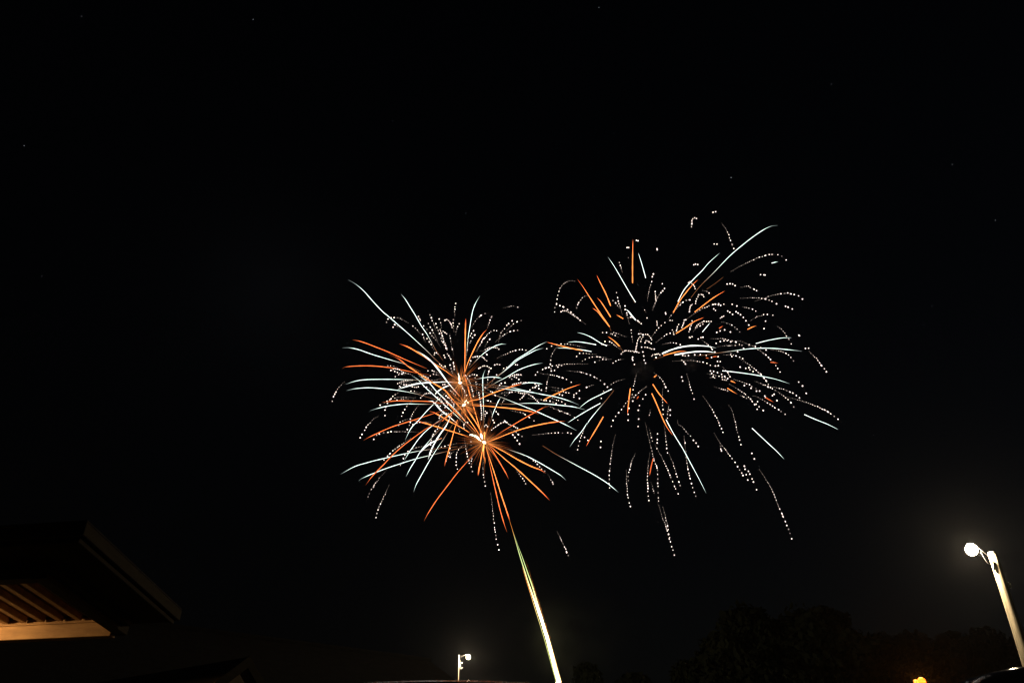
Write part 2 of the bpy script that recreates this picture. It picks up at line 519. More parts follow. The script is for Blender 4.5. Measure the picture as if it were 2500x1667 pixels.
# ------------------------------------------------------------------ parked vans (only their roofs reach into the picture)
def make_van(name, loc, rz, paint, label, roof_dz=0.0):
    root = empty(name, loc, label, 'van', None, rz)
    st = [(0.0, .62, .80), (0.10, .80, .88), (0.35, .98, .94), (0.95, 1.12, .97), (1.10, 1.20, .98), (1.35, 1.66, .985), (1.62, 2.16, .985),
          (1.78, 2.40, .985), (1.95, 2.465, .985), (2.3, 2.51, .985), (2.8, 2.54, .985), (3.4, 2.555, .985), (4.2, 2.55, .985), (4.75, 2.53, .98), (4.9, 2.44, .97), (4.95, 2.2, .96)]
    mb = MB()
    for (x, zt, w) in st:
        zt += roof_dz
        belt = min(1.15, zt - 0.12)
        sec = [(w * .97, .36), (w, .55), (w, belt), (w * .985, min(belt + .1, zt - .1)), (w * .93, zt - .17), (w * .885, zt - .085), (w * .80, zt - .042), (w * .62, zt - .018), (w * .3, zt - .004)]
        ring = sec + [(0, zt)] + [(-a, b) for a, b in reversed(sec)]
        for a, b in ring:
            mb.v.append((x, a, b))
    n = 19
    for i in range(len(st) - 1):
        for kk in range(n - 1):
            a = i * n + kk
            mb.f.append((a, a + n, a + n + 1, a + 1))
        mb.f.append((i * n + n - 1, i * n + 2 * n - 1, i * n + n, i * n))
    mb.f.append(tuple(range(n)))
    mb.f.append(tuple((len(st) - 1) * n + i for i in reversed(range(n))))
    body = mb.build('body', paint, root, True)
    sub = body.modifiers.new('subdivision', 'SUBSURF'); sub.levels = 2; sub.render_levels = 2
    for s in (-1, 1):
        for (xa, xb) in ((1.75, 2.55), (2.65, 3.6), (3.7, 4.65)):
            mb = MB()
            y0, y1, z0, z1 = s * .987, s * .95, 1.3, 2.1
            mb.box8([(xa, y0 - .01 * s, z0), (xb, y0 - .01 * s, z0), (xb, y0 + .006 * s, z0), (xa, y0 + .006 * s, z0),
                     (xa + .05, y1 - .01 * s, z1), (xb - .05, y1 - .01 * s, z1), (xb - .05, y1 + .012 * s, z1), (xa + .05, y1 + .012 * s, z1)])
            mb.build('window', M_glass, root)
        for xw in (0.95, 3.95):
            w = MB()
            for yy, rr in ((.70, .30), (.72, .35), (.90, .35), (.93, .31)):
                for kk in range(20):
                    an = 2 * math.pi * kk / 20
                    w.v.append((xw + rr * math.cos(an), s * yy, .35 + rr * math.sin(an)))
            for i in range(3):
                for kk in range(20):
                    a, b = i * 20 + kk, i * 20 + (kk + 1) % 20
                    w.f.append((a, b, b + 20, a + 20))
            w.f.append(tuple(range(20))); w.f.append(tuple(60 + q for q in range(20)))
            wh = w.build('wheel', M_rubber, root, True)
            h = MB()
            for yy, rr in ((.928, .2), (.945, .17)):
                for kk in range(12):
                    an = 2 * math.pi * kk / 12
                    h.v.append((xw + rr * math.cos(an), s * yy, .35 + rr * math.sin(an)))
            for kk in range(12):
                h.f.append((kk, (kk + 1) % 12, 12 + (kk + 1) % 12, 12 + kk))
            h.f.append(tuple(12 + q for q in range(12)))
            h.build('rim', M_steel, wh, True)
        mb = MB(); mb.box(-.015, s * .62 - .14, .66, .06, s * .62 + .14, .80); mb.build('headlight', M_insul, root)
    mb = MB()
    mb.box8([(1.085, -.8, 1.24), (1.085, .8, 1.24), (1.13, .8, 1.24), (1.13, -.8, 1.24), (1.60, -.74, 2.14), (1.60, .74, 2.14), (1.64, .74, 2.14), (1.64, -.74, 2.14)])
    mb.build('windscreen', M_glass, root)
    return root

make_van('parked_van', (1.2, 6.42, 0.0), R(0), M_paint, 'black van with a lamp glint along its curved roof edge', 0.11)
make_van('parked_van', (-0.45, 10.6, 0.0), R(-90), M_paint2, 'dark maroon van whose rounded roof shows below the small lamp', 0.006)

# ------------------------------------------------------------------ trees
def make_tree(px, top_y, Y, width_px, label, seed, group=None, squat=0.62):
    rnd = random.Random(seed)
    tp = at_y(px, top_y, Y)
    top_z = tp.z
    m_per_px = tp.y / ray(px, top_y).y
    rad = width_px * m_per_px * 0.56
    root = empty('tree', (tp.x, Y, 0), label, 'tree', group)
    cz = top_z * 0.56
    ry = top_z - cz
    tr = MB()
    th = cz * 0.95
    pts = [Vector((0.12 * math.sin(i * .9 + seed), 0.1 * math.cos(i * 1.1), th * i / 8)) for i in range(9)]
    tr.tube(pts, [0.42 - 0.28 * i / 8 for i in range(9)], 9)
    tr.build('trunk', M_bark, root, True)
    clumps = []
    cs = math.sqrt(rad * ry)
    for i in range(46):
        an = rnd.uniform(0, 2 * math.pi)
        w = rnd.uniform(-0.95, 1.0)                    # height within the crown
        prof = math.sqrt(max(0.0, 1 - max(w, 0) ** 2.4)) if w > 0 else 1.0 + 0.15 * w
        f = rnd.uniform(0.25, 0.82) ** 0.7
        c = Vector((rad * prof * f * math.cos(an), rad * prof * f * math.sin(an), cz + ry * 0.86 * w))
        clumps.append((c, rnd.uniform(0.24, 0.36) * cs))
    for i in range(9):                                 # dome of the top
        an = rnd.uniform(0, 2 * math.pi)
        f = rnd.uniform(0.0, 0.75)
        h = math.sqrt(1 - f * f)
        clumps.append((Vector((rad * f * math.cos(an), rad * f * math.sin(an), cz + ry * (h - 0.16))), rnd.uniform(0.17, 0.27) * cs))
    for i in range(7):
        c = clumps[i * 3][0]
        s = Vector((0, 0, th * rnd.uniform(0.5, 0.92)))
        mid = s.lerp(c, 0.5) + Vector((0, 0, 0.1 * rad))
        lb = MB(); lb.tube([s, s.lerp(mid, .5), mid, mid.lerp(c, .6), c], [0.15, 0.11, .08, .05, .02], 6); lb.build('limb', M_bark, root, True)
    cr = MB()
    for c, r in clumps:
        nn = int(250 * min(1.0, 0.4 + width_px / 300))
        for _ in range(nn):
            v = Vector((rnd.gauss(0, 1), rnd.gauss(0, 1), rnd.gauss(0, 1))).normalized() * r * (rnd.random() ** 0.45)
            v.z *= 0.8
            p = c + v
            s = rnd.uniform(0.13, 0.30) * (cs / 5.0) ** 0.5
            a = Vector((rnd.gauss(0, 1), rnd.gauss(0, 1), rnd.gauss(0, 1))).normalized()
            b = a.cross(Vector((rnd.gauss(0, 1), rnd.gauss(0, 1), rnd.gauss(0, 1)))).normalized()
            n = len(cr.v)
            cr.v += [tuple(p - a * s * 1.3), tuple(p + b * s * .7), tuple(p + a * s * 1.3), tuple(p - b * s * .7)]
            cr.f.append((n, n + 1, n + 2, n + 3))
    cr.build('crown', M_leaf, root)
    return root

TREES = [
    (1800, 1478, 62, 215, 'broad tall dark tree whose crown joins the tallest one'),
    (1975, 1466, 60, 210, 'tallest dark tree with rounded crown beside the broad one'),
    (1880, 1500, 70, 190, 'dark tree filling the gap behind the two tall crowns'),
    (2130, 1527, 74, 130, 'low dark tree standing next to the tallest crown'),
    (2215, 1540, 76, 120, 'low dark tree rising directly above the orange lamp'),
    (2300, 1522, 72, 150, 'medium dark tree below the bright street lamp'),
    (2400, 1530, 74, 140, 'medium dark tree crossed by the thick timber pole'),
    (2490, 1548, 70, 130, 'dark tree behind the base of the thick timber pole'),
    (1430, 1604, 66, 90, 'small dark treetop beside the rising firework trail'),
    (1545, 1632, 68, 120, 'low dark treetop between the smoke and the tall trees'),
    (1680, 1600, 66, 110, 'low dark tree at the foot of the broad tall tree'),
]
for i, (px, ty, Y, w, lab) in enumerate(TREES):
    make_tree(px, ty, Y, w, lab, 11 + i)

# ------------------------------------------------------------------ stars
def octa(r):
    me = bpy.data.meshes.new('star')
    me.from_pydata([(r, 0, 0), (-r, 0, 0), (0, r, 0), (0, -r, 0), (0, 0, r), (0, 0, -r)], [],
                   [(0, 2, 4), (2, 1, 4), (1, 3, 4), (3, 0, 4), (2, 0, 5), (1, 2, 5), (3, 1, 5), (0, 3, 5)])
    me.materials.append(M_star)
    return me
star_me = octa(1.0)
for (px, py, s) in ((199, 41, .5), (618, 48, .55), (1462, 19, .6), (59, 356, .55), (959, 296, .5), (1498, 326, .5), (2030, 206, .6), (2325, 402, .55),
                    (2430, 538, .5), (1137, 521, .6), (1785, 434, .9), (1450, 481, .45), (941, 620, .4), (2275, 747, .45), (2255, 793, .5), (2133, 1062, .5), (102, 674, .4)):
    o = bpy.data.objects.new('star', star_me)
    col.objects.link(o)
    d = ray(px, py).normalized() * 2600.0
    o.location = (d.x, d.y, d.z + CAM_Z)
    o.scale = (s * 2.0,) * 3
    tag(o, 'faint white star, a pinprick in the black sky', 'star', 'stars in the night sky')

# ------------------------------------------------------------------ fireworks
Y0 = 121.0
TILES = {'A': (800, 650, 3.6185), 'B': (800, 1000, 3.6185), 'C': (1300, 500, 3.6185), 'D': (1300, 850, 3.6185),
         'E': (1650, 500, 4.704), 'F': (1650, 800, 4.704), 'P': (1150, 1250, 3.76),
         '1': (900, 720, 7.84), '2': (1130, 720, 7.84), '3': (900, 890, 7.84), '4': (1130, 890, 7.84),
         '5': (900, 1040, 7.84), '6': (1450, 720, 7.84), '7': (1640, 760, 7.84), '8': (1640, 900, 7.84)}

def parse(line):
    """'T kind x,y x,y ...' -> kind, list of photo pixels"""
    w = line.split()
    x0, y0, f = TILES[w[0]]
    pts = []
    for q in w[2:]:
        a, b = q.split(',')
        pts.append((x0 + float(a) / f, y0 + float(b) / f))
    return w[1], pts

CORES = {'c1': (1123.5, 934), 'c2': (1133, 988), 'c3': (1182, 1080), 'c4': (1566, 866)}

# solid streaks, from the burst outwards.  o orange, r red, g brown turning mint, w white, O/G the same but starting bright
STREAKS = """
A g 1140,985 960,830 880,750 720,602 545,450 480,395 400,310 320,220 250,160 185,122
1 g 1420,1250 1290,1060 1200,900 1110,740 1000,580 900,400 800,240 700,80 620,-15 A0
A g 1215,900 1240,640 1255,540 1280,400 1310,320 1345,262
A g 820,930 680,865 600,840 400,780 270,735 180,718 130,720
3 w 1740,600 1600,440 1500,320 1400,180 1300,50 1200,-63 1010,-213 930,-263
A g 1000,1020 860,1012 760,1003 580,998 350,1000 240,1015 160,1042
A g 1000,1190 880,1155 780,1125 620,1095 460,1078 350,1072 230,1082 165,1098
3 w 1700,350 1500,330 1300,335 1100,345 900,370 800,395 680,430 560,465
3 w 1640,370 1500,410 1380,470 1300,530 1260,590
3 g 1450,750 1250,755 1000,755 800,750 650,755 400,785 250,815 120,850 30,880
3 g 2150,1420 1900,1130 1700,900 1500,700 1290,500 1170,360 1050,270 950,205
3 g 2100,1400 1820,1110 1640,940 1440,760 1330,660 1200,540 1050,400 950,290 830,215
3 w 1700,1130 1500,960 1380,870 1290,760 1220,700 1130,695
3 g 1680,370 1450,560 1260,740 1100,900 960,1060 830,1190 760,1310 700,1440
5 g 1640,-300 1400,-140 1210,0 1080,110 960,240 860,380 780,490 680,660
5 g 1500,-100 1390,30 1240,190 1110,340 1000,470 900,640 800,800 715,965
5 w 1400,230 1260,285 1150,350 1060,420 980,510
5 w 1600,-250 1480,0 1390,120 1280,290 1220,410 1170,530 1140,640
5 g 1650,-100 1560,40 1450,220 1350,370 1250,520 1130,720 1030,900 950,1040 900,1140 860,1260
5 g 1900,390 1700,430 1500,480 1250,540 900,625 600,720 300,820 0,940 -150,1010 -190,1045
5 g 1700,390 1400,420 1050,460 750,515 450,580 150,650 0,690 -264,770 -535,917
4 g 420,420 600,270 800,110 1000,-80 1200,-205 1400,-335 1500,-390 1610,-438
4 g 430,410 620,260 850,80 1050,-85 1250,-200 1400,-278 1540,-315
4 g 320,560 450,460 640,340 850,230 1050,110 1250,30 1400,-10 1530,-33
2 g 130,1390 250,1260 350,1160 420,1100 520,1030 640,965 740,938 830,942
4 g 140,305 300,270 450,245 600,235 750,262
4 g 405,1300 400,1200 395,1000 395,800 388,600 380,300 395,180 430,95
4 g 500,1180 530,1080 570,960 620,830 680,700 720,630
4 g 300,370 480,385 700,405 900,430 1200,500 1500,565 1750,610 1950,665 2130,730 2220,770
4 g 480,430 650,440 850,470 1050,495 1250,520 1450,555
4 g 200,440 400,520 560,570 750,630 950,710 1150,790 1400,890 1600,980 1800,1070 2000,1165 2180,1260
4 g 500,740 700,745 950,755 1150,740 1350,738 1600,750 1850,775 2080,800 2200,825 2340,862
4 g 900,420 1000,395 1120,370 1260,345 1400,350 1530,375
B g 1450,300 1550,335 1640,365 1750,405 1850,455 1970,525 2060,580 2105,622
D g 90,860 200,930 300,985 430,1055 550,1120 660,1190 760,1272
A o 1210,940 1213,800 1215,650 1217,540 1220,460
A o 1210,940 1240,850 1290,740 1330,660 1375,590 1405,560
A o 1130,990 1050,930 950,865 850,795 760,740 700,708 632,684
A r 880,905 700,830 520,750 430,715 340,680 270,658 217,650
3 o 2180,1430 1980,1130 1780,860 1560,610 1460,490 1250,360 1000,195 720,5 600,-93 490,-153 400,-190
A r 900,960 780,940 680,920 550,895 400,880 260,880 150,890 125,905
3 r 1600,750 1300,725 1100,700 800,695 560,690 380,705 250,722
3 o 2180,1400 2050,950 1960,650 1900,430 1840,230 1800,110
3 o 2170,1300 2050,1100 1940,930 1850,800
3 o 2050,1290 1900,1130 1750,980 1600,830 1480,690 1380,590 1300,520
3 o 1930,1300 1750,1190 1500,1060 1350,970 1250,915 1160,890
3 o 1920,1390 1700,1310 1500,1250 1250,1170 1050,1110 860,1065
3 r 1500,860 1230,940 950,1030 700,1110 500,1170 300,1250 150,1320 0,1390 -102,1452
3 o 1830,770 1740,820 1640,880 1500,990 1400,1090
5 r 1500,-160 1150,20 950,155 800,265 640,390 450,560 300,720 150,870 50,980 -60,1130
5 o 1700,-120 1660,0 1600,220 1550,400 1500,580 1465,700 1455,770
5 o 2190,360 2170,500 2140,680 2110,830 2095,950
5 o 2200,400 2200,540 2220,620 2230,720
5 r 2150,420 1960,600 1850,720 1700,890 1500,1150 1296,1420 1123,1691 1058,1821
B r 1400,340 1410,380 1440,520 1480,700 1520,870 1560,1010 1585,1080
B o 1400,340 1420,400 1470,550 1520,710 1570,860 1612,985
B r 1400,290 1420,310 1480,400 1540,500 1580,570 1600,615
B o 1400,290 1470,350 1560,430 1680,530 1800,640 1900,735 1962,800
B o 1400,290 1440,310 1560,370 1680,440 1800,500 1880,530 1925,560
4 o 60,720 200,680 320,660 420,610 600,535 800,465 1000,400 1130,370
4 O 1540,680 1650,620 1850,530 2000,460 2200,390 2260,375
4 o 200,780 420,790 700,815 1000,845 1250,885 1380,915 1450,950
4 r 590,1390 750,1280 950,1160 1150,1040 1400,900 1550,820 1650,790
4 o 430,1490 500,1470 700,1390 950,1290 1200,1210 1450,1150 1700,1105 1960,1078
C O 884,690 884,660 884,500 886,390 888,305
C O 690,890 650,790 600,690 567,620
C O 680,1075 580,930 495,800 440,715 395,655
C O 690,990 640,910 600,850 570,820
C O 675,1070 620,1000 570,940 527,910
C O 800,1005 770,987 740,970
C O 770,1250 720,1200 665,1162
C O 1245,950 1300,850 1360,770 1420,700 1465,660
C O 1435,945 1520,880 1600,820 1700,760
C O 1270,1135 1350,1085 1430,1030 1515,995
C O 1160,1330 1240,1308 1300,1294 1360,1294
C d 1540,745 1620,690 1690,635
C R 1650,1090 1668,1079 1685,1068
C O 1900,1100 1940,1080 1980,1067
C R 1535,1352 1546,1353 1558,1355
C R 1595,1342 1617,1339 1640,1338
C R 2105,1390 2137,1393 2170,1398
C O 440,1287 350,1268 250,1245 125,1212
D O 1075,255 1088,244 1100,235
D O 1065,320 1110,390 1150,440 1195,490
D O 1055,400 1100,500 1150,620 1190,700 1240,770
D O 865,355 855,430 845,520 840,580
D O 625,605 570,700 510,800 475,865
D g 720,370 650,460 580,540 500,640 430,740 370,810 330,870
D R 1065,975 1045,1060 1035,1125
F O 595,695 650,730 705,760
F O 635,610 662,622 690,635
F R 1030,800 1080,830 1125,855
D R 937,425 928,437 920,450
C G 910,860 860,780 790,660 720,540 665,460
C G 1000,645 965,520 935,425
C G 1285,855 1340,750 1420,660 1500,580 1560,510 1655,425
C g 1400,820 1480,720 1600,600 1740,455 1850,360 1960,275 2060,210 2120,187 2165,183
6 W 800,480 720,390 660,310 600,265
C G 655,1245 600,1220 520,1170 450,1140 395,1128
C G 560,1235 450,1215 370,1208 310,1215
C G 520,1295 400,1275 300,1265 220,1265
6 W 1310,1120 1450,1060 1650,1000 1850,972 2050,972 2200,985 2340,1015
6 W 1550,1145 1750,1110 1950,1085 2150,1082 2340,1105
7 g 500,850 590,840 850,800 1150,760 1450,720 1700,705 1950,708 2200,730 2352,745 2495,763
7 G 1610,615 1800,565 2000,525 2150,505 2290,505
7 G 970,1135 1200,1160 1500,1200 1750,1245 2000,1300 2260,1385
8 G 1535,1135 1700,1290 1850,1430 2000,1568 2153,1729
F G 1475,995 1600,1050 1750,1110 1865,1168
6 G 2080,705 2150,620 2225,530
E G 1100,670 1137,661 1175,653
D G 1180,630 1250,760 1330,890 1400,1020 1470,1150 1535,1280
D G 700,360 600,410 500,460 415,525
D G 600,485 500,540 400,600 310,658
6 d 780,150 740,60 700,-20
6 d 330,690 300,620 270,560
6 d 560,1080 500,1000 470,960
6 d 1330,1180 1250,1200 1120,1250
"""

